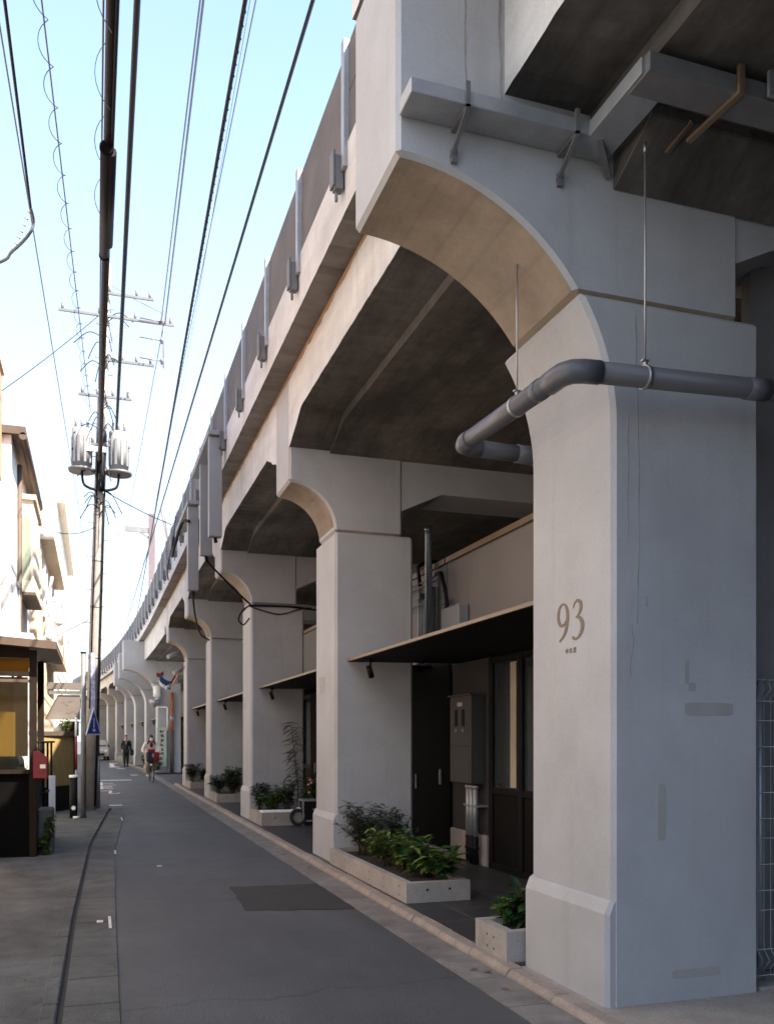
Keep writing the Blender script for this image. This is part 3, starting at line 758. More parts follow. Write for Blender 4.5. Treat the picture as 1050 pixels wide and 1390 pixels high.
plant('shrub', 'broad-leaved bright green plant near the end of the long planter', (3.05, 8.15, zs), .36, .22, 16, 9, .17, .075, 'leafb', PG, .4, 5)
plant('shrub', 'large glossy-leaved plant at the near end of the long planter', (3.10, 7.82, zs), .36, .20, 13, 8, .19, .085, 'leafb', PG, .4, 6)
plant('shrub', 'leafy green plant in the short planter beside pier 93', (2.93, 5.62, zs), .34, .19, 22, 9, .13, .07, 'leaf', PG, .5, 7)
plant('shrub', 'lighter green plant at the street edge of the short planter', (2.82, 5.75, zs), .24, .10, 10, 7, .12, .06, 'leafb', PG, .7, 8)
for i, (x, y, h, m_, lb) in enumerate(((2.85, 16.0, .55, 'leafd', 'spiky dark plant at the street end of the slab-topped planter'), (3.0, 15.7, .38, 'leafb', 'low yellow-green plant in the slab-topped planter'),
        (3.15, 16.0, .5, 'leaf', 'upright green plant in the middle of the slab-topped planter'), (3.32, 15.7, .6, 'leaf', 'tall leafy plant beside the black crate'))):
    plant('shrub', lb, (x, y, zs+.03), h, .2, 18, 16, .11, .045, m_, PG, .3, 20+i)
plant('shrub', 'dark green shrub behind the black crate before the third pier', (3.75, 15.9, H0), .8, .25, 20, 16, .14, .05, 'leafb', PG, .3, 30)
for i, (x, y, h) in enumerate(((2.9, 21.9, .5), (3.2, 21.6, .65), (2.9, 28.0, .6), (3.2, 27.6, .5), (3.25, 22.1, .7))):
    plant('shrub', ['shrub at the street end of the fourth pier planter', 'taller shrub in the middle of the fourth pier planter', 'shrub at the street end of the farthest planter', 'dark shrub at the inner end of the farthest planter', 'tallest shrub against the wall of the fourth pier'][i], (x, y, zs), h, .25, 20, 18, .13, .05, 'leaf', PG, .3, 40+i)
# climbing slender plant by the third pier
rnd = random.Random(5)
t = thing('creeper', 'tall slender plant with drooping narrow leaves against the third pier', 'plant', (3.58, 16.1, H0))
fb, sb = MB(), MB(); sb.tube([(0,.02,0),(.02,.05,.6),(-.05,0,1.1),(-.12,-.02,1.75)], [.012,.01,.008,.004], 6)
for k in range(110):
    z = rnd.uniform(.7, 1.8); q = Vector((.0-.07*z*z/3+rnd.uniform(-.1,.1), rnd.uniform(-.05,.05), z)); s_ = rnd.choice((-1, -1, 1))
    leaf(fb, q, Vector((s_*rnd.uniform(.5,1), rnd.uniform(-.5,.3), rnd.uniform(-.7,.1))), Vector((0,-.4,1)), rnd.uniform(.12,.24), .02)
fb.build('foliage', 'leafd', t); sb.build('stem', 'stem', t)
# far planters' plants beyond the side street
for i, (x, y) in enumerate(((2.55, 46.0), (2.5, 46.6), (2.55, 40.1))):
    plant('shrub', ['potted shrub at the foot of the second pier beyond the side street', 'dark shrub by the wall beyond the side street', 'small shrub at the foot of the first pier beyond the side street'][i], (x, y-.3, H0), .75, .3, 18, 18, .16, .07, 'leaf', PG, .3, 60+i)
rnd = random.Random(77)
for i in range(16):
    if i < 7: x, y, z, lb = rnd.uniform(2.82, 3.2), rnd.uniform(7.7, 9.6), H0+.146, 'dry brown leaf lying on the soil of the long planter'
    else: x, y, z, lb = rnd.uniform(2.32, 2.51), rnd.uniform(4.6, 12), .016, 'dry brown leaf lying in the gutter along the kerb'
    b = MB(); a = rnd.uniform(0, 6.28); leaf(b, Vector((x, y, z)), Vector((math.cos(a), math.sin(a), .08)), Vector((0,0,1)), rnd.uniform(.04,.07), rnd.uniform(.02,.035))
    tag(b.build('fallen_leaf', 'dead'), lb, 'leaf', 'fallen leaves on planter soil' if i < 7 else 'fallen leaves in the gutter')
# slab, crate
s_ = MB().box(2.74, 3.35, 15.05, 15.4, H0+.225, H0+.25).build('stone_slab', 'white', bevel=.005)
tag(s_, 'pale flat slab lying on the planter before the third pier', 'slab')
cup = MB().tube([(3.42,15.2,H0+.222),(3.42,15.2,H0+.29)], .06, 14).build('flower_pot', 'white'); tag(cup, 'small white pot at the edge of the slab-topped planter', 'pot')
Cr = thing('flight_case', 'black box with metal edges standing on the tiles by the third pier', 'box', (3.62, 15.1, H0))
MB().box(-.2, .2, -.16, .16, .08, .42).build('body', 'black', Cr)
b = MB()
for x in (-.2, .2):
    for y in (-.16, .16): b.beam((x, y, .0), (x, y, .44), .025, .025)
for z in (.08, .43):
    b.beam((-.2,-.16,z),(.2,-.16,z),.022,.022); b.beam((-.2,.16,z),(.2,.16,z),.022,.022); b.beam((-.2,-.147,z),(-.2,.147,z),.022,.022); b.beam((.2,-.147,z),(.2,.147,z),.022,.022)
b.build('edge_trim', 'galv', Cr); MB().box(-.03,.03,-.175,-.161,.25,.29).build('latch', 'chrome', Cr)
w = thing('tyre', 'small black tyre leaning on the planter beside the black box', 'tyre', (3.33, 14.95, H0+.15))
b = MB(); b.tube([(.12*math.cos(2*math.pi*k/24), .02*math.sin(2*math.pi*k/24), .12*math.sin(2*math.pi*k/24)) for k in range(25)], .03, 8, cap=False); b.build('rubber', 'rubber', w)
fl = thing('blossom_plant', 'thin stem with small pink and white blossoms above the black box', 'plant', (3.58, 15.25, H0+.43))
b = MB(); b.tube([(0,0,-.02),(.01,0,.2),(.04,0,.34)], .006, 6); b.build('stem', 'stem', fl)
b = MB()
for q in ((.04,0,.34),(.01,0,.26),(.06,.01,.29),(.02,0,.12)): b.ell(q, .022, 8, 6)
b.build('blossom', mat('pink_blossom', (.7,.25,.3), .7), fl)

# ------------------------------------------------------------------ grey cable ducts on the viaduct and their cables
def duct(label, x, y, zt, zb, w=.13):
    w *= .8
    t = thing('cable_duct', label, 'cable duct', (x, y, 0), 0, 'cable ducts on the viaduct side')
    MB().box(-.10, .10, -w/2, w/2, zb, zt).build('channel', 'ductgrey', t, bevel=.006)
    MB().tube([(0, .0, zb), (.02, .04, zb-.07)], .03, 8).build('gland', 'black', t)
    return t
duct('nearest upright grey steel duct on the viaduct edge', 1.80, 14.05, 6.28, 4.72, .20)
duct('second upright grey steel duct, lower end with a black cable', 1.80, 15.25, 6.2, 4.66, .16)
duct('third upright grey steel duct under its own cover', 1.80, 17.35, 6.0, 4.4, .26)
for lb, y0, y1, z in (('sloping grey cover over the two nearest ducts', 13.9, 16.4, 6.36), ('grey cover over the third duct', 17.15, 19.6, 6.1)):
    o = MB().box(1.68, 1.90, y0, y1, z-.07, z).build('duct_cover', 'ductgrey', bevel=.008); tag(o, lb, 'cover', 'covers over the cable ducts')
def cable(label, pts, r, material='cable', n=6, sag=0., name='cable', cat='cable', seg=24, group=None):
    P = [Vector(p) for p in pts]
    if len(P) == 2 and sag >= 0:
        a, b_ = P; P = [a.lerp(b_, i/seg)-Vector((0,0,4*sag*(i/seg)*(1-i/seg))) for i in range(seg+1)]
    o = MB().tube(P, r, n).build(name, material); return tag(o, label, cat, group)
def smooth(pts, n=8):
    out = []; N = len(pts)
    for i in range(N-1):
        p0, p1, p2, p3 = [Vector(pts[max(0, min(N-1, j))]) for j in (i-1, i, i+1, i+2)]
        for j in range(n):
            t = j/n; out.append(.5*((2*p1)+(-p0+p2)*t+(2*p0-5*p1+4*p2-p3)*t*t+(-p0+3*p1-3*p2+p3)*t**3))
    out.append(Vector(pts[-1])); return out
y91 = PY[2]
cable('black cable slanting from the second duct to the shoulder of the third pier', smooth([(1.8,15.25,4.6),(2.0,15.6,4.5),(2.5,16.1,4.18),(2.72,16.3,4.05),(2.8,y91-.03,4.02),(3.4,y91-.04,4.03),(3.9,y91-.03,4.0),(4.4,16.3,3.95)]), .018)
cable('thin black cable along the shoulder of the third pier', smooth([(2.72,16.3,4.0),(3.0,y91-.03,3.93),(3.3,y91-.04,3.88),(3.7,y91-.03,4.0),(3.9,y91-.03,4.03)]), .012)
tag(MB().box(2.8, 3.85, y91-.055, y91-.002, 4.045, 4.085).build('cable_clip_rail', 'galvdark'), 'thin steel rail fixed across the joint of the third pier', 'rail')
cable('slack dark cable from the third duct to the fourth pier', smooth([(1.8,17.35,4.35),(1.95,18.4,4.1),(2.3,20.5,3.95),(2.7,22.2,4.0)]), .02)
cable('loop of black cables at the third pier corner', smooth([(2.70,16.2,4.0),(2.58,16.25,3.9),(2.52,16.3,3.74),(2.62,16.35,3.66),(2.72,16.3,3.78)]), .014)
cable('looped black cable hung from the third duct cover', smooth([(1.72,17.2,5.7),(1.62,17.6,5.75),(1.55,18.6,5.45),(1.6,19.6,5.5),(1.66,20.0,6.0)]), .03)
cable('tangled grey cable drop on the viaduct edge beyond the third duct', smooth([(1.75,20.5,6.6),(1.7,20.6,6.1),(1.6,20.9,5.5),(1.65,21.4,5.3)]), .02, 'cablegrey')
cable('black cable bundle against the wall behind the third pier', smooth([(4.3,16.9,3.3),(4.1,16.3,3.5),(4.2,15.9,3.1),(4.3,16.6,2.95)]), .05)

# catenary mast and arm above the far parapet
Ms = thing('catenary_mast', 'mauve steel railway mast with a side arm above the far parapet', 'mast', (2.15, 36., 0))
MB().box(-.12, .12, -.12, .12, 6.1, 10.4).build('post', 'pinkpost', Ms)
MB().beam((.0,0,9.75),(-1.0,-.3,9.7),.10,.2).beam((0,0,9.4),(-.6,-.2,9.72),.06,.06).build('arm', 'galvdark', Ms)
MB().box(-1.35,-1.0,-.35,-.25,9.45,10.0).build('end_plate', 'galv', Ms)
b = MB(); 
for (x, z) in ((.35, 10.6),(.5,10.3)): b.beam((.7,0,8.9),(x,0,z),.05,.05)
b.build('strut', 'pinkpost', Ms)

# ------------------------------------------------------------------ utility pole with its gear
PB = Vector((-.09, 20.2, 0)); PT = Vector((.26, 20.2, 11.9))
def pol(z): return PB.lerp(PT, z/11.9)
Po = thing('utility_pole', 'tall concrete utility pole with transformers and crossarms', 'utility pole', PB)
def lp(v): return tuple(Vector(v)-PB)
MB().tube([lp(pol(z)) for z in (0, 4, 8, 11.9)], [.145, .13, .115, .095], 18).build('shaft', 'pole', Po)
for (z, xl, xr) in ((10.7, -.95, 1.45), (11.2, .0, 1.0), (9.75, .0, 1.05), (8.95, -.5, .6), (7.9,-.6,.6)):
    c = pol(z); a = MB().beam(lp(c+Vector((xl,-.14,.0))), lp(c+Vector((xr,-.14,0))), .05, .05).build('crossarm', 'galvdark', Po)
    for k in range(4):
        x = xl+.08+(xr-xl-.16)*k/3; q = c+Vector((x,-.14,.028)); MB().tube([lp(q), lp(q+Vector((0,0,.04))), lp(q+Vector((0,0,.08))), lp(q+Vector((0,0,.12)))], [.02,.035,.025,.03], 8).build('insulator', 'porcelain', a)
for s_ in (-1, 1):
    c = pol(7.35)+Vector((s_*.38,-.05,.05))
    tk = MB().tube([lp(c+Vector((0,0,0))), lp(c+Vector((0,0,.82)))], .205, 20).build('transformer', 'tank', Po)
    b = MB()
    for k in range(10):
        a = 2*math.pi*k/10; b.beam(lp(c+Vector((math.cos(a)*.21,math.sin(a)*.21,.08))), lp(c+Vector((math.cos(a)*.21,math.sin(a)*.21,.64))), .05, .012, (math.cos(a),math.sin(a),0))
    b.build('cooling_fin', 'tank', tk)
    b = MB()
    for x in (-.12, .0, .12): b.tube([lp(c+Vector((x,-.08,.81))), lp(c+Vector((x,-.08,.9))), lp(c+Vector((x,-.1,1.0)))], [.04,.025,.03], 8)
    b.build('bushing', 'porcelain', tk)
    MB().tube([lp(c+Vector((0,0,-.10))), lp(c+Vector((0,0,-.04)))], [.27,.29], 20).build('base_plate', 'galvdark', tk)
    MB().tube([lp(x) for x in smooth([c+Vector((0,-.1,-.1)), c+Vector((-s_*.05,-.12,-.4)), c+Vector((-s_*.3,-.15,-.5))], 6)], .03, 6).build('lead', 'cable', tk)
MB().tube([lp(pol(z)+Vector((.02,-.16,0))) for z in (6.9, 7.4, 8.2)], .075, 12).build('closure_sleeve', 'cable', Po)
MB().box(*(lambda q:(q[0]-.3,q[0]+.1,q[1]-.24,q[1]-.16,q[2]-.03,q[2]+.08))(lp(pol(7.75)))).build('band_bracket', 'white', Po)
rnd = random.Random(11); b = MB()
for k in range(34):
    z = rnd.uniform(6.2, 10.6); a = rnd.uniform(0, 6.28); c = pol(z); r_ = rnd.uniform(.25,.65)
    e = c+Vector((math.cos(a)*r_, -abs(math.sin(a))*.3-.1, rnd.uniform(-.5,.3)))
    b.tube([lp(q) for q in smooth([c+Vector((0,-.14,0)), c.lerp(e,.5)+Vector((0,-.05,.2)), e], 5)], .011, 5)
b.build('jumper_wire', 'cable', Po)
for k in range(26):
    z = 1.9+k*.36; c = pol(z); s_ = 1 if k % 2 else -1; rr_ = .16-.004*k
    MB().tube([lp(c+Vector((s_*rr_*.7,-.04,0))), lp(c+Vector((s_*(rr_+.12),-.06,0)))], .009, 6).build('step_bolt', 'galvdark', Po)
MB().tube([lp(pol(z)+Vector((.10,-.13,0))) for z in (.1,3,6,6.9)], .02, 8).tube([lp(pol(z)+Vector((-.07,-.13,0))) for z in (2.2,5,8.2)], .016, 8).build('riser_cable', 'cable', Po)
for z in (2.4, 3.3, 4.4, 5.4, 6.4): MB().tube([lp(pol(z-.02)), lp(pol(z+.02))], .148-.004*z, 16).build('steel_band', 'galvdark', Po)
Mb = MB().box(*(lambda q:(q[0]-.06,q[0]-.02+.05,q[1]-.24,q[1]-.19,q[2]-.8,q[2]+.8))(lp(pol(2.6)))).build('notice_plate', mat('blue_white_notice', (.28,.29,.45), .6, var=.5, scale=14), Po)

# overhead wires, each strung from behind the camera to the pole or past it
WG = 'overhead wires along the street'
def ext(a, b_, y0):
    a, b_ = Vector(a), Vector(b_); t = (y0-a.y)/(b_.y-a.y); return a.lerp(b_, t)
pt = pol(7.45)
def wire(label, a, b_, r, material='cable', y0=-3., y1=None, sag=.0, n=6):
    a2 = ext(a, b_, y0); b2 = ext(a, b_, y1) if y1 else Vector(b_)
    return cable(label, [a2, b2], r, material, n, sag, 'overhead_wire', 'overhead wire', 40, WG)
w1a, w1b = (.13, 7.3, 7.5), (.12, 20.05, 7.52)
wire('thickest black cable bundle with a splice sleeve, heading to the pole', w1a, w1b, .042)
wire('thin grey messenger wire along the left of the thick black bundle', (.07, 7.3, 7.53), (.08, 20.05, 7.56), .009, 'cablegrey')
wire('black cable lashed to the right of the thick bundle', (.175, 7.3, 7.48), (.13, 20.0, 7.50), .02)
def spiral(label, a, b_, rad, pitch, r, material, y0, y1, name='spiral_hanger'):
    a2, b2 = ext(a, b_, y0), ext(a, b_, y1); d = b2-a2; L_ = d.length; n = int(L_/pitch*14); pts = []
    for i in range(n+1):
        t = i/n; ph = 2*math.pi*t*L_/pitch; pts.append(a2+d*t+Vector((rad*math.cos(ph)-rad*.8, 0, rad*math.sin(ph)-.2*rad)))
    o = MB().tube(pts, r, 4).build(name, material); return tag(o, label, 'wire coil', 'coiled wires on the overhead cables')
spiral('coiled wire looping round the thick black bundle', w1a, w1b, .07, .95, .004, 'cablegrey', 4, 10.6)
cl = thing('cable_splice_case', 'black ribbed splice sleeve hanging on the thickest overhead cable', 'splice case', (.115, 9.25, 7.44))
MB().tube([(0,0,0),(0,2.05,0.0)], .060, 18).tube([(.05,.03,.0),(.045,1.8,.0)], .05, 10).build('sleeve', 'cable', cl)
MB().tube([(0,-.03,0),(0,.015,0)], .068, 18).build('end_cap', 'blackgloss', cl); MB().tube([(0,2.03,0),(0,2.07,0)], .064, 18).build('end_cap', 'blackgloss', cl)
wire('second black cable just right of the thick bundle', (.385, 8.6, 8.55), (.50, 24, 8.55), .032)
wire('left strand of the thin pair running to the insulators', (1.23, 11, 10.6), (1.40, 20.1, 10.75), .012, 'cablegrey', -2)
wire('right strand of the thin pair running to the insulators', (1.27, 11, 10.62), (1.48, 20.1, 10.72), .016, 'cablegrey', -2)
wire('fine grey continuation of the pair beyond the pole', (1.45, 20.1, 10.7), (1.3, 60, 11.5), .012, 'cablegrey', 20.1)
wire('twisted black cable right of the pole, above the road', (1.25, 7.7, 8.0), (1.62, 24.5, 8.05), .020, 'cable', -3, 60)
spiral('twisted strand wound tightly round the cable above the road', (1.265, 7.7, 8.0), (1.635, 24.5, 8.05), .012, .16, .011, 'cable', 4, 22)
wire('thin blue-grey wire between the twisted cable and the black one by the parapet', (1.52, 8.5, 8.9), (1.85, 26, 9.3), .007, 'cablegrey', -2, 60)
wire('black cable nearest to the parapet', (1.95, 8.35, 8.5), (1.95, 24, 8.65), .020, 'cable', -2, 60)
wire('faint thin wire crossing behind the cable nearest the parapet', (1.60, 8, 9.8), (2.2, 30, 9.8), .004, 'cablegrey', -2, 50)
k0 = Vector((-.62, 9.75, 7.0))
wire('leftmost dark wire that ends at a kinked service drop', (-.63, 6.4, 7.0), k0, .013, 'cable', -3)
cable('pale service wire dropping from the kink toward the houses on the left', smooth([k0, k0+Vector((.02,.12,-.08)), k0+Vector((-.03,.16,-.2)), (-.83,10.2,6.75), (-1.06,10.5,6.72), (-2.2,10.6,6.3)]), .016, 'cablegrey', name='service_wire', cat='overhead wire', group=WG)
sp = MB()
for k in range(7): q = k0.lerp(Vector((-.83,10.2,6.75)), k/7+.1); sp.tube([q+Vector((-.012,0,.012)), q+Vector((.02,.0,-.012))], .01, 5)
tag(sp.build('wire_clamp', 'galv'), 'small clamps gripping the kinked service drop at upper left', 'clamp')
wire('grey wire carrying the open coil at upper left', (-.45, 7.6, 7.9), (-.08, 20.05, 8.6), .008, 'cablegrey', -2)
spiral('open coil of thin wire hanging on the grey wire at upper left', (-.42, 7.6, 7.86), (-.05, 20.05, 8.56), .055, .62, .004, 'cable', 4, 19.5)
wire('faint dashed-looking pale wire at the far left', (-.95, 9.5, 9.0), (-.75, 19, 9.1), .010, 'cablegrey', -2, 40)
cable('slack thin wire from the pole top across to the left houses', [(-3.2, 17.5, 6.6), pol(10.9)], .009, 'cable', 5, .15, 'overhead_wire', 'overhead wire', 24, WG)
cable('thin wire from the pole toward the parapet', [pol(7.0), (1.9, 23.5, 7.1)], .012, 'cable', 5, .05, 'overhead_wire', 'overhead wire', 24, WG)
cable('thin slack wire from the pole to the bay window of the left house', [pol(6.2), (-1.1, 19.2, 5.9)], .009, 'cable', 5, .2, 'overhead_wire', 'overhead wire', 24, WG)
cable('short wire from the pole top to the insulators on the right', [pol(11.5), (1.45, 20.1, 10.95)], .007, 'cablegrey', 5, .03, 'overhead_wire', 'overhead wire', 12, WG)
for z, wd in ((9.5, 'highest'), (9.1, 'middle'), (5.6, 'lowest')):
    cable(wd+' of the three thin wires leading from the pole down the street', [pol(z)+Vector((.1,0,0)), (-.1, 52, z-.3)], .012, 'cablegrey', 5, .4, 'overhead_wire', 'overhead wire', 24, WG)
ins = MB()
for k, q in enumerate(((1.44, 20.0, 10.72), (1.44, 20.0, 10.3), (1.44, 20.0, 9.85))):
    ins.tube([Vector(q)+Vector((-.06,0,0)), Vector(q)], .07, 10); ins.tube([Vector(q)+Vector((-.5,0,.02)), Vector(q)], .014, 6)
ins.tube([(1.44,20.0,10.9),(1.44,20.0,9.7)], .014, 6)
tag(ins.build('insulator_string', 'porcelain'), 'stack of insulators on short arms right of the utility pole', 'insulator')

# second slim poles and sign
Sp = thing('sign_pole', 'slim grey steel post standing just in front of the utility pole', 'post', (-.2, 18.05, 0))
MB().tube([(0,0,0),(0,0,3.2)], .05, 12).build('shaft', 'galvdark', Sp); MB().tube([(0,0,3.2),(0,0,3.23)], .055, 12).build('cap', 'black', Sp)
Bs = thing('road_sign', 'blue and white road sign seen edge-on on the slim post', 'road sign', (-.02, 17.95, 0), R(62))
MB().prism([(-.30,1.62),(.30,1.62),(.0,2.16)], -.012, 0, 'Y').build('plate', 'white', Bs, bevel=.003)
MB().prism([(-.25,1.65),(.25,1.65),(.0,2.09)], -.016, -.0125, 'Y').build('blue_field', 'blue', Bs)
MB().box(-.05,.05,-.018,-.0162,1.69,1.74).box(-.015,.015,-.018,-.0162,1.76,1.95).build('symbol', 'white', Bs)
Th = thing('thin_post', 'thin grey post with a black upper half right of the utility pole', 'post', (.075, 20.6, 0))
MB().tube([(0,0,0),(0,0,1.15)], .05, 12).build('lower_sleeve', 'galv', Th); MB().tube([(0,0,1.15),(0,0,3.6)], .038, 12).build('shaft', 'galvdark', Th)
Rp = thing('guard_tube', 'red and white striped guard tube beside the utility pole', 'guard tube', (-.36, 19.5, 0))
MB().tube([(0,0,.9),(0,0,1.6)], .025, 10).build('red_band', 'red', Rp); MB().tube([(0,0,1.6),(0,0,2.0)], .025, 10).build('white_band', 'white', Rp); MB().tube([(0,0,0),(0,0,.9)], .025, 10).build('shaft', 'galv', Rp)
Ca = thing('pipe_bollard', 'short black stand-pipe with white fittings at the foot of the poles', 'standpipe', (-.38, 18.1, 0))
MB().tube([(0,0,0),(0,0,.80)], .075, 14).build('body', 'black', Ca); MB().tube([(0,0,.80),(0,0,.85)], .085, 14).tube([(-.0,-.08,.22),(0,-.11,.22)], .04, 10).tube([(.05,-.12,.02),(.05,-.12,.06)], .06, 12).build('fitting', 'white', Ca)

# ------------------------------------------------------------------ left side: bar stall, fence, houses
B = thing('bar_stall', 'black timber bar stall with amber blinds at the left edge', 'stall', (0,0,0))
MB().box(-2.6, -.73, 12.33, 12.41, .02, 1.10).build('counter_panel', 'blackgloss', B)
MB().box(-2.6, -.72, 12.27, 12.45, 1.10, 1.15).build('counter_top', 'wood', B)
for x in (-.80, -1.55, -2.55): MB().box(x, x+.09, 12.30, 12.40, .02 if x == -.80 else 1.151, 2.70).build('post', 'wood', B, bevel=.004)
for z0, z1, m_ in ((2.28, 2.32, 'roofbrown'), (2.36, 2.42, 'roofbrown'), (2.60, 2.76, 'wood')):
    for xa, xb in ((-2.46, -1.551), (-1.459, -.801)): MB().box(xa, xb, 12.31, 12.39, z0, z1).build('rail', m_, B)
MB().prism([(-2.8, 2.86), (-.46, 2.70), (-.46, 2.80), (-2.8, 2.97)], 12.10, 14.6).build('roof', 'roofbrown', B)
MB().box(-2.45, -.81, 12.345, 12.352, 1.16, 2.28).build('window_pane', 'glass', B)
MB().box(-2.45, -.81, 12.43, 12.436, 2.42, 2.60).build('upper_blind', 'blind', B)
MB().box(-2.5, -.83, 12.52, 12.527, 1.32, 2.36).build('amber_blind', 'blind', B)
MB().box(-1.03, -1.0, 12.53, 12.56, 1.3, 2.4).build('mullion', 'wood', B)
MB().box(-.80, -.73, 12.42, 14.5, .02, 1.1).build('side_panel', 'black', B); MB().box(-.82, -.73, 14.4, 14.5, 1.1, 2.72).build('post', 'wood', B)
tag(MB().ell((-1.12, 12.75, 1.2), (.24, .10, .22), 14, 9).ell((-.98,12.75,1.15),(.12,.08,.14)).build('cushion', 'black'), 'dark rounded bag on the counter inside the bar stall', 'bag')
tag(MB().prism([(-.87,1.16),(-.83,1.16),(-.825,1.36),(-.89,1.34)], 12.60, 12.63).build('menu_card', 'white'), 'small white card standing on the stall counter', 'card')
Mx = thing('mailbox', 'red metal mailbox with a white label on the corner of the bar stall', 'mailbox', (-.655, 12.22, 0))
MB().prism([(-.09,1.04),(.085,1.04),(.085,1.30),(-.02,1.39),(-.09,1.39)], -.07, .07).build('body', 'red', Mx, bevel=.008)
MB().box(-.005,.06,-.074,-.0705,1.17,1.22).build('label_plate', 'white', Mx); MB().box(-.02,.075,-.0735,-.0705,1.08,1.155).build('flap', mat('dark_red', (.12,.012,.015), .5), Mx)
MB().box(-.02,.02,.0705,.11,1.1,1.3).build('bracket', 'black', Mx)
W = MB(); random.seed(9); W.box(-.715, -.52, 12.55, 12.95, .0, .62); tag(W.build('block_wall', 'pave', bevel=.02), 'short weathered concrete block wall end beside the stall', 'wall')
plant('weed', 'green weeds growing at the foot of the block wall', (-.62, 12.47, .02), .34, .10, 12, 7, .10, .045, 'weed', 'weeds at the left houses', .6, 71)
plant('weed', 'dry weed tuft on the side of the block wall', (-.58, 12.5, .3), .26, .1, 9, 6, .09, .04, 'weed', 'weeds at the left houses', .6, 72)
Ra = thing('railing', 'black iron railing behind the block wall', 'railing', (0,0,0))
b = MB()
for k in range(4): b.tube([(-.74+.03*k, 13.4+.55*k, .3), (-.74+.03*k, 13.4+.55*k, 1.5)], .018, 6)
for z in (.75, 1.5): b.tube([(-.75, 13.3, z), (-.62, 15.3, z)], .018, 6)
b.build('bars', 'black', Ra)
pw = MB().tube([(-.62, 14.6, 0), (-.62, 14.6, .98)], .05, 10).build('white_post', 'white'); tag(pw, 'short pale post between the railing and the yellow fence', 'post')
Fe = thing('board_fence', 'yellowed board fence with a dark base and dark top rail', 'fence', (0,0,0))
MB().add([(-1.15,19.0,.55),(-.42,20.6,.55),(-.42,20.6,1.62),(-1.15,19.0,1.62),(-1.15,19.06,.55),(-.42,20.66,.55),(-.42,20.66,1.62),(-1.15,19.06,1.62)], [(0,1,2,3),(7,6,5,4),(0,4,5,1),(3,2,6,7),(0,3,7,4),(1,5,6,2)]).build('boards', 'fencewood', Fe)
MB().beam((-1.18,19.02,.28),(-.40,20.62,.28),.09,.54).build('base', 'black', Fe)
MB().beam((-1.2,18.98,1.66),(-.38,20.64,1.66),.10,.09).build('top_rail', 'roofbrown', Fe)
MB().beam((-.41,20.62,0),(-.41,20.62,1.7),.10,.10).build('post', 'black', Fe)
Aw = thing('shop_awning', 'faded grey awning sign in a pale frame behind the fence', 'awning', (0,0,0))
MB().prism([(-1.15,2.02),(-.33,2.02),(-.33,2.62),(-.85,2.62)], 23.0, 23.06).build('cloth', 'cloth', Aw)
MB().box(-1.05,-.24,23.0,23.05,2.64,2.72).box(-.31,-.24,23.0,23.05,2.0,2.638).build('frame', 'white', Aw)
MB().box(-1.1,-.1,22.9,23.1,2.76,2.92).box(-.16,-.03,22.92,23.08,1.6,2.75).build('surround', 'cloth', Aw)
b = MB()
for i, (x, z) in enumerate(((-.72,2.44),(-.64,2.40),(-.56,2.46),(-.60,2.20),(-.50,2.21),(-.42,2.2))): b.beam((x-.04,22.995,z),(x+.04,22.995,z+.03*(-1)**i),.004,.022)
b.build('lettering', mat('faded_lettering', (.14,.12,.12), .8), Aw)
MB().box(-.9,-.36,22.98,23.0,1.62,1.98).build('shelf_back', 'wood', Aw)
plant('potted_plant', 'yellow-green potted plant under the grey awning', (-.66, 22.7, 1.7), .34, .16, 14, 12, .10, .04, 'leafb', None, .3, 80)
tag(MB().tube([(-.82,22.8,1.7),(-.82,22.8,1.98)], .13, 14).build('white_pot', 'white'), 'white round pot under the grey awning', 'pot')

def windows(parent, face_x, specs, frame='white', pane='darkglass'):
    for (y0, y1, z0, z1) in specs:
        f = MB().box(face_x, face_x+.06, y0-.05, y1+.05, z0-.05, z0).box(face_x, face_x+.06, y0-.05, y1+.05, z1, z1+.05).box(face_x, face_x+.06, y0-.05, y0, z0+.0005, z1-.0005).box(face_x, face_x+.06, y1, y1+.05, z0+.0005, z1-.0005).box(face_x, face_x+.045, (y0+y1)/2-.02, (y0+y1)/2+.02, z0+.0005, z1-.0005).build('window', frame, parent)
        MB().box(face_x+.005, face_x+.02, y0, y1, z0, z1).build('pane', pane, f)
def house(label, x, y0, y1, h, material, wins=(), depth=7., upper=None, zsplit=None, eave=.25, roofm='cream', cat='house'):
    t = thing('house', label, cat, (0,0,0), 0, 'houses on the left of the street')
    x_ = x
    if upper:
        MB().box(x-depth, x, y0, y1, 0, zsplit-.001).build('lower_wall', material, t); MB().box(x-depth, x+.02, y0-.02, y1+.02, zsplit, h).build('upper_wall', upper, t)
    else: MB().box(x-depth, x, y0, y1, 0, h).build('wall', material, t)
    MB().box(x-depth-.2, x+eave, y0-.1, y1+.1, h+.001, h+.14).build('roof', roofm, t)
    windows(t, x+.001, wins); return t
house('added unseen pale grey house nearest the camera on the left, bouncing light', -1.5, 1.6, 6.3, 10.5, 'stucco', [(3,4.4,4,5.2)])  # out of view, added and made tall to bounce sunlight onto the piers
house('added unseen warm cream house before the bar stall, bouncing light', -1.5, 6.6, 11.6, 11.0, 'warm', [(7,8.2,4,5.2),(9,10.6,4,5.2)])  # also out of view; height and warm colour set for bounce on pier fronts
house('house with orange brick upper storey behind the bar stall', -1.57, 14.7, 16.95, 8.0, 'stucco', [(15.2,16.2,3.6,4.8)], upper='orangebrick', zsplit=6.1, eave=.06)
h2 = house('white house with a projecting bay window and brown eave', -1.4, 17.0, 22.0, 6.95, 'stucco', [(17.3,18.1,3.2,4.4)], eave=.24, roofm='roofbrown')
bw = MB().box(-1.41, -1.13, 18.6, 20.7, 4.42, 6.22).build('bay_window', 'cream', h2)
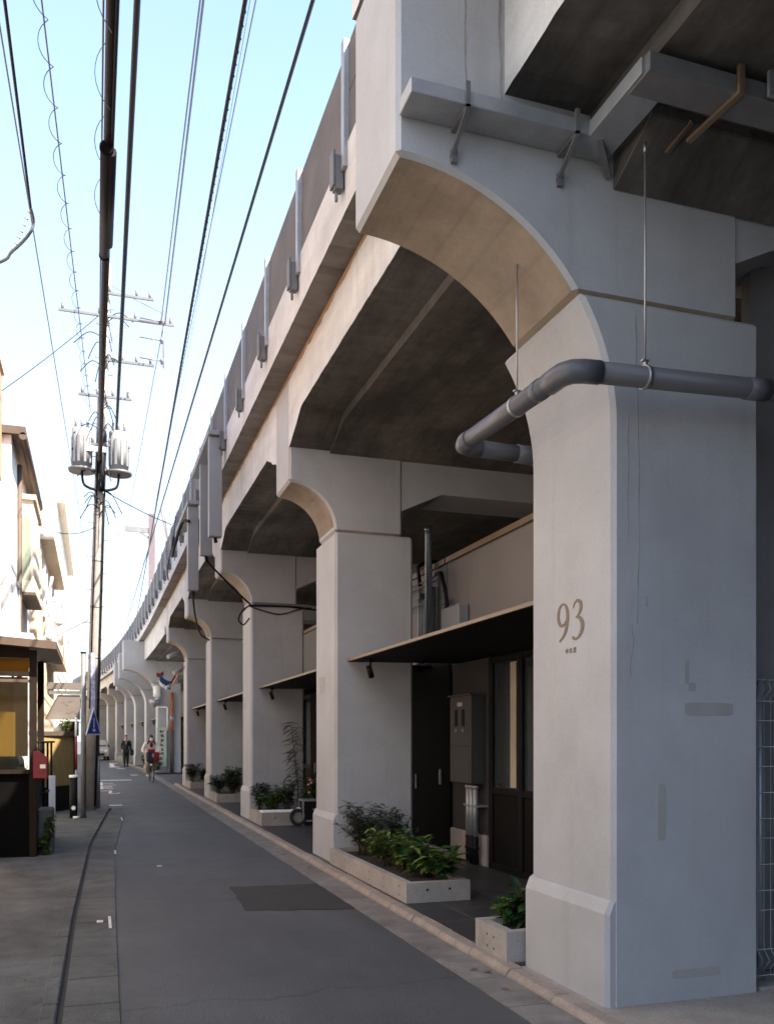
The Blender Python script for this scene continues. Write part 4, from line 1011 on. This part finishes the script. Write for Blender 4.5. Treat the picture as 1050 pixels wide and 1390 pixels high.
MB().box(-1.41, -1.08, 18.55, 20.75, 6.222, 6.32).build('bay_roof', 'tan', bw); MB().box(-1.36,-1.18,18.585,18.5995,4.65,5.9).build('pane', 'glass', bw); MB().box(-1.13,-1.12,18.9,20.4,4.8,5.9).build('sliding_pane', 'cream', bw)
MB().box(-1.41, -1.09, 18.56, 20.74, 4.36, 4.419).build('bay_sill', 'roofbrown', bw)
MB().tube([(-1.2, 16.9, 6.92), (-1.2, 22.1, 6.92)], .07, 8).build('gutter', 'roofbrown', h2); MB().tube([(-1.36,18.3,6.8),(-1.36,18.3,.1)], .045, 8).build('downpipe', 'roofbrown', h2)
ac = thing('air_conditioner', 'pale outdoor air conditioner unit on the wall below the bay window', 'air conditioner', (-1.38, 18.0, 3.0))
MB().box(0, .28, 0, .75, 0, .55).build('casing', 'white', ac, bevel=.02); MB().tube([(.281,.27,.28),(.295,.27,.28)], .21, 20).build('fan_grille', 'galvdark', ac); MB().box(0,.25,.1,.14,-.06,0).box(0,.25,.6,.64,-.06,0).build('wall_bracket', 'galv', ac)
h3 = house('tan house with a small balcony beyond the bay window house', -1.2, 22.6, 30, 6.3, 'tan', [(23.2,24.2,4.6,5.8),(26,28,4.4,5.8)], eave=.3)
MB().box(-1.2, -.8, 25, 29, 3.6, 3.75).box(-.84,-.8,25,29,3.752,4.5).build('balcony', 'cream', h3)
la = thing('light_arm', 'white tubular street light arm reaching out from the tan house', 'street light', (0,0,0))
MB().tube([(-1.2,23.5,4.0),(-.2,26,4.9)], .07, 10).build('lamp_tube', 'white', la); MB().tube([(-1.2,23.4,4.1),(-1.0,23.6,5.6)], .035, 8).build('arm', 'white', la); MB().ell((-.85,23.3,4.45),.12).build('globe', 'white', la)
h4 = house('tall pale house with horizontal siding behind the utility pole', -1.15, 30.5, 44, 9.2, 'stucco', [(32,34,5,6.3),(37,39,5,6.3)], depth=9)
b = MB()
for k in range(18): b.box(-1.149, -1.13, 30.52, 43.98, 2.0+.4*k, 2.03+.4*k)
for k in range(18): b.box(-9.9, -1.16, 30.47, 30.499, 2.0+.4*k, 2.03+.4*k)
b.build('siding_batten', 'white', h4)
house('pale house farther down the left side', -1.7, 44.5, 58, 7.5, 'stucco', [(47,50,4,5.5)], depth=8)
house('cream house far down the left side', -2.6, 58.5, 74, 8.5, 'cream', [(62,65,4,5.5)], depth=8)
house('last pale house where the street bends away', -4.2, 74.5, 105, 9, 'stucco', [(78,82,4,5.5)], depth=9)

# ------------------------------------------------------------------ things about the side street
P88 = PY[5]
Sg = thing('banner_sign', 'tall narrow pale sign board with dark lettering at the side street', 'sign', (2.92+off(P88), P88-.12, 0))
MB().box(-.21, .21, -.03, .02, .32, 2.05).build('board', 'signwhite', Sg, bevel=.005)
rnd = random.Random(4); b = MB()
for k in range(7):
    z = 1.88-.2*k
    for j in range(3):
        b.beam((rnd.uniform(-.11,-.02), -.0325, z+rnd.uniform(-.06,.06)), (rnd.uniform(.02,.12), -.0325, z+rnd.uniform(-.06,.06)), .003, .03)
    b.beam((rnd.uniform(-.08,.08), -.0325, z-.07), (rnd.uniform(-.08,.08), -.0325, z+.07), .003, .035, (1,0,0))
b.build('lettering', 'navy', Sg)
MB().box(-.16,-.12,-.02,.02,H0,.32).box(.12,.16,-.02,.02,H0,.32).build('leg', 'galv', Sg)
Wp = thing('white_pipe', 'thin white pipe bent over the sign at the side street pier', 'pipe', (0,0,0))
x88 = off(P88); MB().tube([(x88+2.75,P88-.06,2.95),(x88+3.15,P88-.06,2.95),(x88+3.18,P88-.06,2.9),(x88+3.18,P88-.06,1.9)], .04, 8).build('tube', 'white', Wp)
Op = thing('rust_pipe', 'orange-brown downpipe behind the sign at the side street', 'pipe', (0,0,0))
MB().tube([(3.36+x88,P88-.1,3.6),(3.36+x88,P88-.1,1.9)], .08, 10).build('upper_length', 'rustpipe', Op); MB().tube([(3.36+x88,P88-.1,1.9),(3.36+x88,P88-.1,H0)], .09, 10).build('lower_length', 'roofbrown', Op)
MB().tube([(3.36+x88,P88-.1,2.35),(3.36+x88,P88-.1,2.55)], .1, 10).build('coupling', 'galv', Op)
Lm = thing('wall_lamp', 'grey conical lamp on the front of the first pier past the side street', 'lamp', (2.72+x88, P88-.05, 2.95))
MB().tube([(-.1,-.1,.0),(-.1,-.1,.15),(-.1,-.1,.32)], [.07,.2,.26], 14).build('shade', 'galv', Lm); MB().tube([(-.1,-.1,.32),(.05,.05,.5)], .03, 8).build('arm', 'white', Lm)
Wt = thing('white_canister', 'white capped canister above the conical lamp', 'canister', (2.72+x88, P88-.05, 3.4))
MB().tube([(0,0,0),(0,0,.42)], .16, 14).build('body', 'white', Wt); MB().ell((0,0,.42),(.16,.16,.09)).build('cap', 'white', Wt)
random.seed(2)
Bn = thing('draped_banner', 'bundled blue and red cloth hanging under the bridge over the side street', 'banner', (2.72, 38.3, 4.0)); Bn.scale = (.72, .72, .8)
def clothpiece(a, b_, drop, w):
    vs = []; a, b_ = Vector(a), Vector(b_); n = 10
    for i in range(n+1):
        p = a.lerp(b_, i/n)-Vector((0,0,drop*4*(i/n)*(1-i/n)))
        vs += [p+Vector((random.uniform(-.04,.04),random.uniform(-.05,.05),w/2)), p+Vector((random.uniform(-.04,.04),random.uniform(-.05,.05),-w/2)), p+Vector((random.uniform(-.04,.04),.06,-w/2)), p+Vector((random.uniform(-.04,.04),.06,w/2))]
    return MB().add(vs, [(4*i+k,4*i+(k+1)%4,4*i+4+(k+1)%4,4*i+4+k) for i in range(n) for k in range(4)]+[(3,2,1,0),(4*n,4*n+1,4*n+2,4*n+3)])
clothpiece((-.15,0,.15),(.45,0,-.25),.1,.45).build('blue_cloth', mat('blue_cloth', (.02,.05,.17), .85), Bn)
clothpiece((-.35,.08,.35),(.05,.08,.4),.1,.22).build('red_cloth', 'redcloth', Bn); clothpiece((.35,.1,-.2),(.75,.1,.3),.1,.18).build('red_cloth', 'redcloth', Bn); clothpiece((-.2,-.05,.0),(.1,-.05,-.3),.08,.18).build('white_cloth', 'white', Bn)
def flood(label, x, y, z):
    t = thing('floodlight', label, 'floodlight', (x, y, z), 0, 'white floodlights at the side street')
    MB().tube([(0,0,0),(-.26,-.22,-.13)], .065, 12).build('housing', 'lampgrey', t); MB().tube([(0,0,0),(.1,.1,.1)], .02, 6).build('arm', 'galv', t); return t
M['lampgrey'] = mat('lamp_housing_grey', (.42,.42,.42), .5)
flood('white cylindrical floodlight at the top corner of the fifth pier', 2.60, PY[4]-.05, 3.72)
flood('small white floodlight on an orange rod below the bridge', 3.0, 37.0, 3.75)
flood('small white floodlight up inside the arch of the fifth pier', 2.45, PY[4]+.3, 4.25)
cable('orange rod between the floodlights under the bridge', [(2.65, PY[4]+.4, 3.9), (3.0, 37.0, 3.75)], .03, 'rustpipe', 6, .1, 'rod', 'rod', 8)

# parked car at the far end
Cc = thing('parked_car', 'silver hatchback parked at the far end of the street', 'car', (.05, 68, 0), R(4))
MB().prism([(-2.0,.28),(-2.05,.75),(-1.2,.98),(-.5,1.42),(1.1,1.45),(1.8,1.0),(2.0,.9),(2.0,.3)], -.82, .82, 'X').build('body', 'carpaint', Cc, bevel=.08, seg=3)
MB().prism([(-1.17,1.0),(-.55,1.385),(-.53,1.375),(-1.13,.99)], -.68, .68, 'X').build('windscreen', 'darkglass', Cc)
for sx in (-1, 1):
    for yy in (-1.3, 1.3):
        wt = MB().tube([(sx*.70,yy,.31),(sx*.84,yy,.31)], .31, 18).build('wheel', 'rubber', Cc); MB().tube([(sx*.82,yy,.31),(sx*.845,yy,.31)], .19, 14).build('rim', 'galv', wt)
    MB().ell((sx*.6,-2.0,.66),(.16,.06,.09)).build('headlight', 'white', Cc); MB().box(sx*.86-.08,sx*.86+.08,-.85,-.75,.98,1.10).build('mirror', 'black', Cc)
MB().box(-.5,.5,-2.07,-2.03,.38,.52).build('bumper_grille', 'black', Cc)
tag(MB().box(1.45,1.85,60,60.3,.05,.42).box(1.5,1.8,59.98,59.999,.14,.34).build('meter_box', 'signwhite', bevel=.01), 'small pale box on the kerb behind the walking man', 'box')

# ------------------------------------------------------------------ people
def skinned(name, chains, material, parent, sub=2, extra=None, merge=True):
    """chains: list of lists of (x,y,z,r); chains sharing a point join. Skin + subdivision evaluated to one mesh."""
    verts, rad, edges, idx = [], [], [], {}
    for ch in chains:
        last = None
        for (x, y, z, r_) in ch:
            k = (round(x,4), round(y,4), round(z,4))
            if k not in idx: idx[k] = len(verts); verts.append((x,y,z)); rad.append(r_)
            i = idx[k]
            if last is not None and last != i: edges.append((last, i))
            last = i
    me = bpy.data.meshes.new(name); me.from_pydata(verts, edges, []); o = bpy.data.objects.new(name, me); COL.objects.link(o)
    o.modifiers.new('s', 'SKIN')
    me.update(); 
    sv = me.skin_vertices[0].data
    for i, r_ in enumerate(rad):
        rr = r_ if isinstance(r_, tuple) else (r_, r_); sv[i].radius = rr; sv[i].use_root = (i == 0)
    s = o.modifiers.new('u', 'SUBSURF'); s.levels = sub; s.render_levels = sub
    bpy.context.view_layer.update()
    m2 = bpy.data.meshes.new_from_object(o.evaluated_get(bpy.context.evaluated_depsgraph_get()))
    bpy.data.objects.remove(o)
    mb = MB(); mb.v = [tuple(v.co) for v in m2.vertices]; mb.f = [tuple(p.vertices) for p in m2.polygons]; mb.sm = [True]*len(mb.f)
    if extra: extra(mb)
    return mb.build(name, material, parent)
def hand(wrist, d, side):
    """palm and five fingers as skin chains continuing from the wrist"""
    w = Vector(wrist[:3]); d = Vector(d).normalized(); s = Vector(side).normalized()
    palm = w+d*.06; ch = [[(*w, wrist[3]), (*palm, .032)]]
    for k, (a, l) in enumerate(((-.028,.065),(-.010,.078),(.010,.072),(.027,.055))):
        p1 = palm+d*.035+s*a; p2 = p1+d*l*.55+d.cross(s)*.01; p3 = p2+d*l*.4+d.cross(s)*.022
        ch.append([(*palm, .032), (*p1, .010), (*p2, .009), (*p3, .007)])
    t1 = w+d*.035-s*.035; t2 = t1+d*.045-s*.02
    ch.append([(*palm, .032), (*t1, .012), (*t2, .009)]); return ch
def headpart(c, tilt=0):
    c = Vector(c)
    def f(mb):
        mb.ell(c, (.075, .095, .115), 16, 12); mb.ell(c+Vector((0,-.015,-.06)), (.058,.072,.065), 14, 8)
        mb.ell(c+Vector((0,-.10,-.015)), (.014,.022,.026), 8, 6)
        for s in (-1, 1): mb.ell(c+Vector((s*.078,.005,-.01)), (.012,.025,.034), 8, 6)
    return f
def face_bits(c, parent):
    c = Vector(c); b = MB()
    for s in (-1, 1): b.ell(c+Vector((s*.03,-.087,.012)), (.012,.008,.007), 8, 6)
    b.build('eye', 'hair', parent); MB().ell(c+Vector((0,-.088,-.055)), (.024,.008,.007), 8, 6).build('mouth', mat('lips', (.35,.14,.12), .5), parent)

# walking man in black
Wm = thing('person', 'man in a black suit walking toward the camera, a dark bag at his side', 'person', (1.66, 51.0, 0), R(2))
hip = (0,0,.90)
legs = [[(*hip,.13),(-.09,-.0,.86,.095),(-.085,-.10,.48,.062),(-.085,-.12,.10,.04),(-.085,-.22,.045,.035)], [(*hip,.13),(.09,.0,.86,.095),(.09,.03,.48,.062),(.09,.16,.12,.04),(.09,.07,.045,.035)]]
arms_l = [(-.165,0,1.385,.05),(-.235,.0,1.12,.042),(-.20,-.16,.95,.03)]; arms_r = [(.165,0,1.385,.05),(.225,.06,1.12,.042),(.25,.0,.90,.03)]
body = [[(*hip,.13),(0,0,1.15,(.13,.095)),(0,0,1.34,(.12,.095)),(0,-.005,1.455,.055),(0,-.01,1.56,.05)], [(0,0,1.34,(.12,.095))]+arms_l, [(0,0,1.34,(.12,.095))]+arms_r]
skinned('body', body+legs+hand(arms_l[-1], (.1,-.5,-.85), (0,1,-.3))+hand(arms_r[-1], (0,-.1,-1), (0,1,0)), 'skin', Wm, 2, headpart((0,-.03,1.63)))
gr_ = lambda ch, k: [tuple(p[:3])+((p[3][0]+k, p[3][1]+k) if isinstance(p[3], tuple) else p[3]+k,) for p in ch]
skinned('jacket', [gr_(body[0][:3], .03)+[(0,0,1.44,.09)], gr_([body[0][2]]+arms_l, .022), gr_([body[0][2]]+arms_r, .022), gr_([body[0][0]], .03)+[(0,0,.74,(.19,.13))]], 'suit', Wm)
skinned('trousers', [gr_(legs[0][:4], .022), gr_(legs[1][:4], .022)], 'suit', Wm)
skinned('shoe', [[(-.085,-.06,.06,.062),(-.085,-.16,.055,.065),(-.085,-.30,.045,.055)]], 'black', Wm); skinned('shoe', [[(.09,.20,.09,.062),(.09,.10,.06,.065),(.09,-.02,.045,.055)]], 'black', Wm)
MB().ell((0,-.01,1.67),(.084,.10,.095),14,10).ell((0,.03,1.62),(.08,.08,.11),14,10).build('hair', 'hair', Wm)
MB().prism([(-.045,1.42),(.045,1.42),(.012,1.22),(-.012,1.22)], -.155, -.125).build('shirt_front', mat('dim_shirt', (.3,.3,.32), .8), Wm)
face_bits((0,-.03,1.63), Wm)
Bg = thing('shoulder_bag', 'dark bag hanging at the walking man\'s left side', 'bag', (1.66+.31, 51.05, .62), R(5))
MB().box(-.09,.09,-.20,.20,0,.32).build('pouch', 'navy', Bg, bevel=.04, seg=3); MB().tube(smooth([(0,-.17,.3),(-.04,-.05,.75),(-.14,.0,.86),(-.05,.08,.75),(0,.17,.3)]), .014, 6).build('strap', 'black', Bg)

# bicycle and rider
bx_, by_ = 1.97, 32.6
Bi = thing('bicycle', 'black city bicycle ridden toward the camera', 'bicycle', (bx_, by_, 0), R(4))
def ring(c, r_, tr, n=32): return [(c[0], c[1]+r_*math.cos(2*math.pi*k/n), c[2]+r_*math.sin(2*math.pi*k/n)) for k in range(n+1)]
for yy in (-.10, .98):
    wh = MB().tube(ring((0,yy,.335),.315,0), .02, 8, cap=False).build('wheel', 'rubber', Bi); MB().tube(ring((0,yy,.335),.292,0), .01, 6, cap=False).build('rim', 'galv', wh)
    b = MB()
    for k in range(14):
        a = 2*math.pi*k/14; b.tube([(.02*(-1)**k,yy,.335),(0,yy+.29*math.cos(a),.335+.29*math.sin(a))], .002, 4)
    b.tube([(-.05,yy,.335),(.05,yy,.335)], .018, 8); b.build('spoke', 'galv', wh)
MB().tube([(0,.12,.82),(0,.36,.32)], .02, 8).tube([(0,.36,.32),(0,.55,.78)], .018, 8).tube([(0,.12,.70),(0,.45,.52)], .018, 8).tube([(0,.36,.32),(.05,.98,.335)], .012, 6).tube([(0,.36,.32),(-.05,.98,.335)], .012, 6).tube([(0,.52,.70),(.05,.98,.335)], .010, 6).tube([(0,.52,.70),(-.05,.98,.335)], .010, 6).build('frame', 'black', Bi)
MB().tube([(.05,-.10,.335),(.05,.05,.66),(0,.10,.72),(0,.13,.98)], .014, 8).tube([(-.05,-.10,.335),(-.05,.05,.66),(0,.10,.72)], .014, 8).build('fork', 'black', Bi)
MB().tube(smooth([(-.27,.26,1.02),(-.22,.14,1.03),(-.06,.10,.99),(.06,.10,.99),(.22,.14,1.03),(.27,.26,1.02)]), .012, 8).build('handlebar', 'galv', Bi)
MB().ell((0,.58,.84),(.085,.14,.035)).build('saddle', 'black', Bi)
MB().tube([(-.09,.36,.32),(.09,.36,.32)], .015, 8).box(.09,.17,.30,.36,.42,.44).box(-.17,-.09,.36,.42,.20,.22).beam((.09,.36,.32),(.09,.33,.43),.015,.02).beam((-.09,.36,.32),(-.09,.39,.21),.015,.02).build('crank', 'galv', Bi)
MB().ell((-.06,-.16,.62),(.045,.05,.045)).build('headlamp', 'white', Bi)
b = MB()
for z in (.70, .84, .98): b.tube([(-.16,-.20,z),(.16,-.20,z),(.16,.06,z),(-.16,.06,z),(-.16,-.20,z)], .006, 5)
for x in (-.16,-.08,0,.08,.16): b.tube([(x,-.20,.70),(x,-.20,.98)], .004, 4); b.tube([(x,-.20,.70),(x,.06,.70)], .004, 4)
b.build('basket', 'black', Bi)
Rg = thing('handlebar_bag', 'red and navy bag carried in the bicycle basket', 'bag', (bx_, by_-.08, .72), R(4))
MB().box(-.22,.02,-.17,.12,0,.38).build('navy_half', 'navy', Rg, bevel=.07, seg=4); MB().box(-.01,.23,-.16,.11,.02,.36).build('red_half', 'redcloth', Rg, bevel=.08, seg=4); MB().box(-.17,.06,-.165,.10,.36,.46).build('red_flap', 'redcloth', Rg, bevel=.03, seg=2)
MB().box(-.04,.02,-.185,-.17,.18,.30).build('buckle', 'galv', Rg)
Rd = thing('person', 'cyclist in a white jacket with red collar and a face mask', 'person', (bx_, by_, 0), R(4))
hp = (0,.58,.92)
lg = [[(*hp,.13),(-.10,.54,.90,.09),(-.15,.20,.62,.065),(-.13,.36,.28,.042),(-.13,.27,.22,.035)], [(*hp,.13),(.10,.54,.90,.09),(.14,.14,.80,.065),(.13,.30,.50,.042),(.13,.20,.46,.035)]]
al = [(-.19,.42,1.36,.058),(-.30,.34,1.13,.044),(-.27,.24,1.06,.03)]; ar = [(.19,.42,1.36,.058),(.30,.34,1.13,.044),(.27,.24,1.06,.03)]
bd = [[(*hp,.13),(0,.52,1.14,(.14,.11)),(0,.44,1.34,(.15,.11)),(0,.41,1.44,.055),(0,.385,1.50,.05)], [(0,.44,1.34,(.15,.11))]+al, [(0,.44,1.34,(.15,.11))]+ar]
skinned('body', bd+lg+hand(al[-1], (.3,-.5,-.5), (0,-.3,1))+hand(ar[-1], (-.3,-.5,-.5), (0,.3,-1)), 'skin', Rd, 2, headpart((0,.36,1.56)))
skinned('jacket', [gr_(bd[0][:3], .04)+[(0,.41,1.42,.095)], gr_([bd[0][2]]+al, .028), gr_([bd[0][2]]+ar, .028)], 'jacket', Rd)
skinned('trousers', [gr_(lg[0][:4], .03), gr_(lg[1][:4], .03)], 'khaki', Rd)
skinned('shoe', [[(-.13,.40,.24,.05),(-.13,.26,.20,.042)]], 'white', Rd); skinned('shoe', [[(.13,.34,.47,.05),(.13,.20,.44,.042)]], 'black', Rd)
MB().ell((0,.38,1.60),(.092,.11,.105),14,10).ell((-.07,.37,1.50),(.035,.06,.12),10,8).ell((.07,.37,1.50),(.035,.06,.12),10,8).ell((0,.44,1.50),(.08,.06,.14),10,8).build('hair', 'hair', Rd)
MB().ell((0,.285,1.52),(.058,.03,.048),12,8).build('face_mask', 'white', Rd)
MB().tube(smooth([(-.13,.34,1.36),(-.10,.32,1.44),(-.05,.36,1.47)]), .03, 8).tube(smooth([(.13,.34,1.36),(.10,.32,1.44),(.05,.36,1.47)]), .03, 8).build('collar', 'redcloth', Rd)
MB().ell((0,.30,1.33),(.055,.03,.10),10,8).build('inner_scarf', 'navy', Rd)
b = MB()
for s in (-1,1): b.ell((s*.03,.272,1.572),(.012,.008,.007),8,6)
b.build('eye', 'hair', Rd)

# ------------------------------------------------------------------ light, sky, camera
EL, AZ = R(54), R(140)         # sun behind the camera and to the right, over the viaduct; azimuth from +Y toward +X
w = bpy.data.worlds.new('World'); sc.world = w; w.use_nodes = True
nt = w.node_tree; sky = nt.nodes.new('ShaderNodeTexSky'); sky.sky_type = 'NISHITA'; sky.sun_disc = False
sky.sun_elevation = EL; sky.sun_rotation = AZ; sky.air_density = 1.0; sky.dust_density = 1.2; sky.ozone_density = 3.0
sky.ozone_density = 2.8
tc = nt.nodes.new('ShaderNodeTexCoord'); sx = nt.nodes.new('ShaderNodeSeparateXYZ'); nt.links.new(tc.outputs['Generated'], sx.inputs[0])
mr = nt.nodes.new('ShaderNodeMapRange'); mr.inputs['From Min'].default_value = .0; mr.inputs['From Max'].default_value = .66
mr.inputs['To Min'].default_value = .95; mr.inputs['To Max'].default_value = .10; nt.links.new(sx.outputs['Z'], mr.inputs['Value'])
nz = nt.nodes.new('ShaderNodeTexNoise'); nz.inputs['Scale'].default_value = 2.2; nz.inputs['Detail'].default_value = 7; nt.links.new(tc.outputs['Generated'], nz.inputs['Vector'])
mm = nt.nodes.new('ShaderNodeMath'); mm.operation = 'MULTIPLY_ADD'; mm.inputs[1].default_value = .35; nt.links.new(nz.outputs['Fac'], mm.inputs[0])
m2 = nt.nodes.new('ShaderNodeMath'); m2.operation = 'SUBTRACT'; m2.use_clamp = True; m2.inputs[1].default_value = .17; nt.links.new(mr.outputs[0], mm.inputs[2]); nt.links.new(mm.outputs[0], m2.inputs[0])
hz = nt.nodes.new('ShaderNodeMix'); hz.data_type = 'RGBA'; hz.inputs['B'].default_value = (2.0, 2.25, 2.55, 1)
nt.links.new(m2.outputs[0], hz.inputs['Factor']); nt.links.new(sky.outputs[0], hz.inputs['A']); nt.links.new(hz.outputs['Result'], nt.nodes['Background'].inputs[0])
nt.nodes['Background'].inputs[1].default_value = .15
sl = bpy.data.lights.new('sun', 'SUN'); sl.energy = 5.0; sl.angle = R(.53); sl.color = (1, .885, .745)
so = bpy.data.objects.new('sun', sl); COL.objects.link(so)
sd = Vector((math.cos(EL)*math.sin(AZ), math.cos(EL)*math.cos(AZ), math.sin(EL)))
so.rotation_euler = sd.to_track_quat('Z', 'Y').to_euler(); so.location = sd*60

cam = bpy.data.cameras.new('camera'); co = bpy.data.objects.new('camera', cam); COL.objects.link(co); sc.camera = co
co.location = (0, 0, 1.55); co.rotation_euler = (R(90), 0, -math.atan(397/1200.))
cam.sensor_fit = 'HORIZONTAL'; cam.sensor_width = 36; cam.lens = 36*1200/1050; cam.shift_y = 308/1050
cam.clip_start = .05; cam.clip_end = 2000
cam.dof.use_dof = True; cam.dof.focus_distance = 5.6; cam.dof.aperture_fstop = 6.5
sc.view_settings.view_transform = 'Standard'; sc.view_settings.look = 'None'; sc.view_settings.gamma = 1; sc.view_settings.exposure = 2.0
sc.render.engine = 'CYCLES'; sc.cycles.use_denoising = True; sc.cycles.max_bounces = 10; sc.cycles.diffuse_bounces = 6
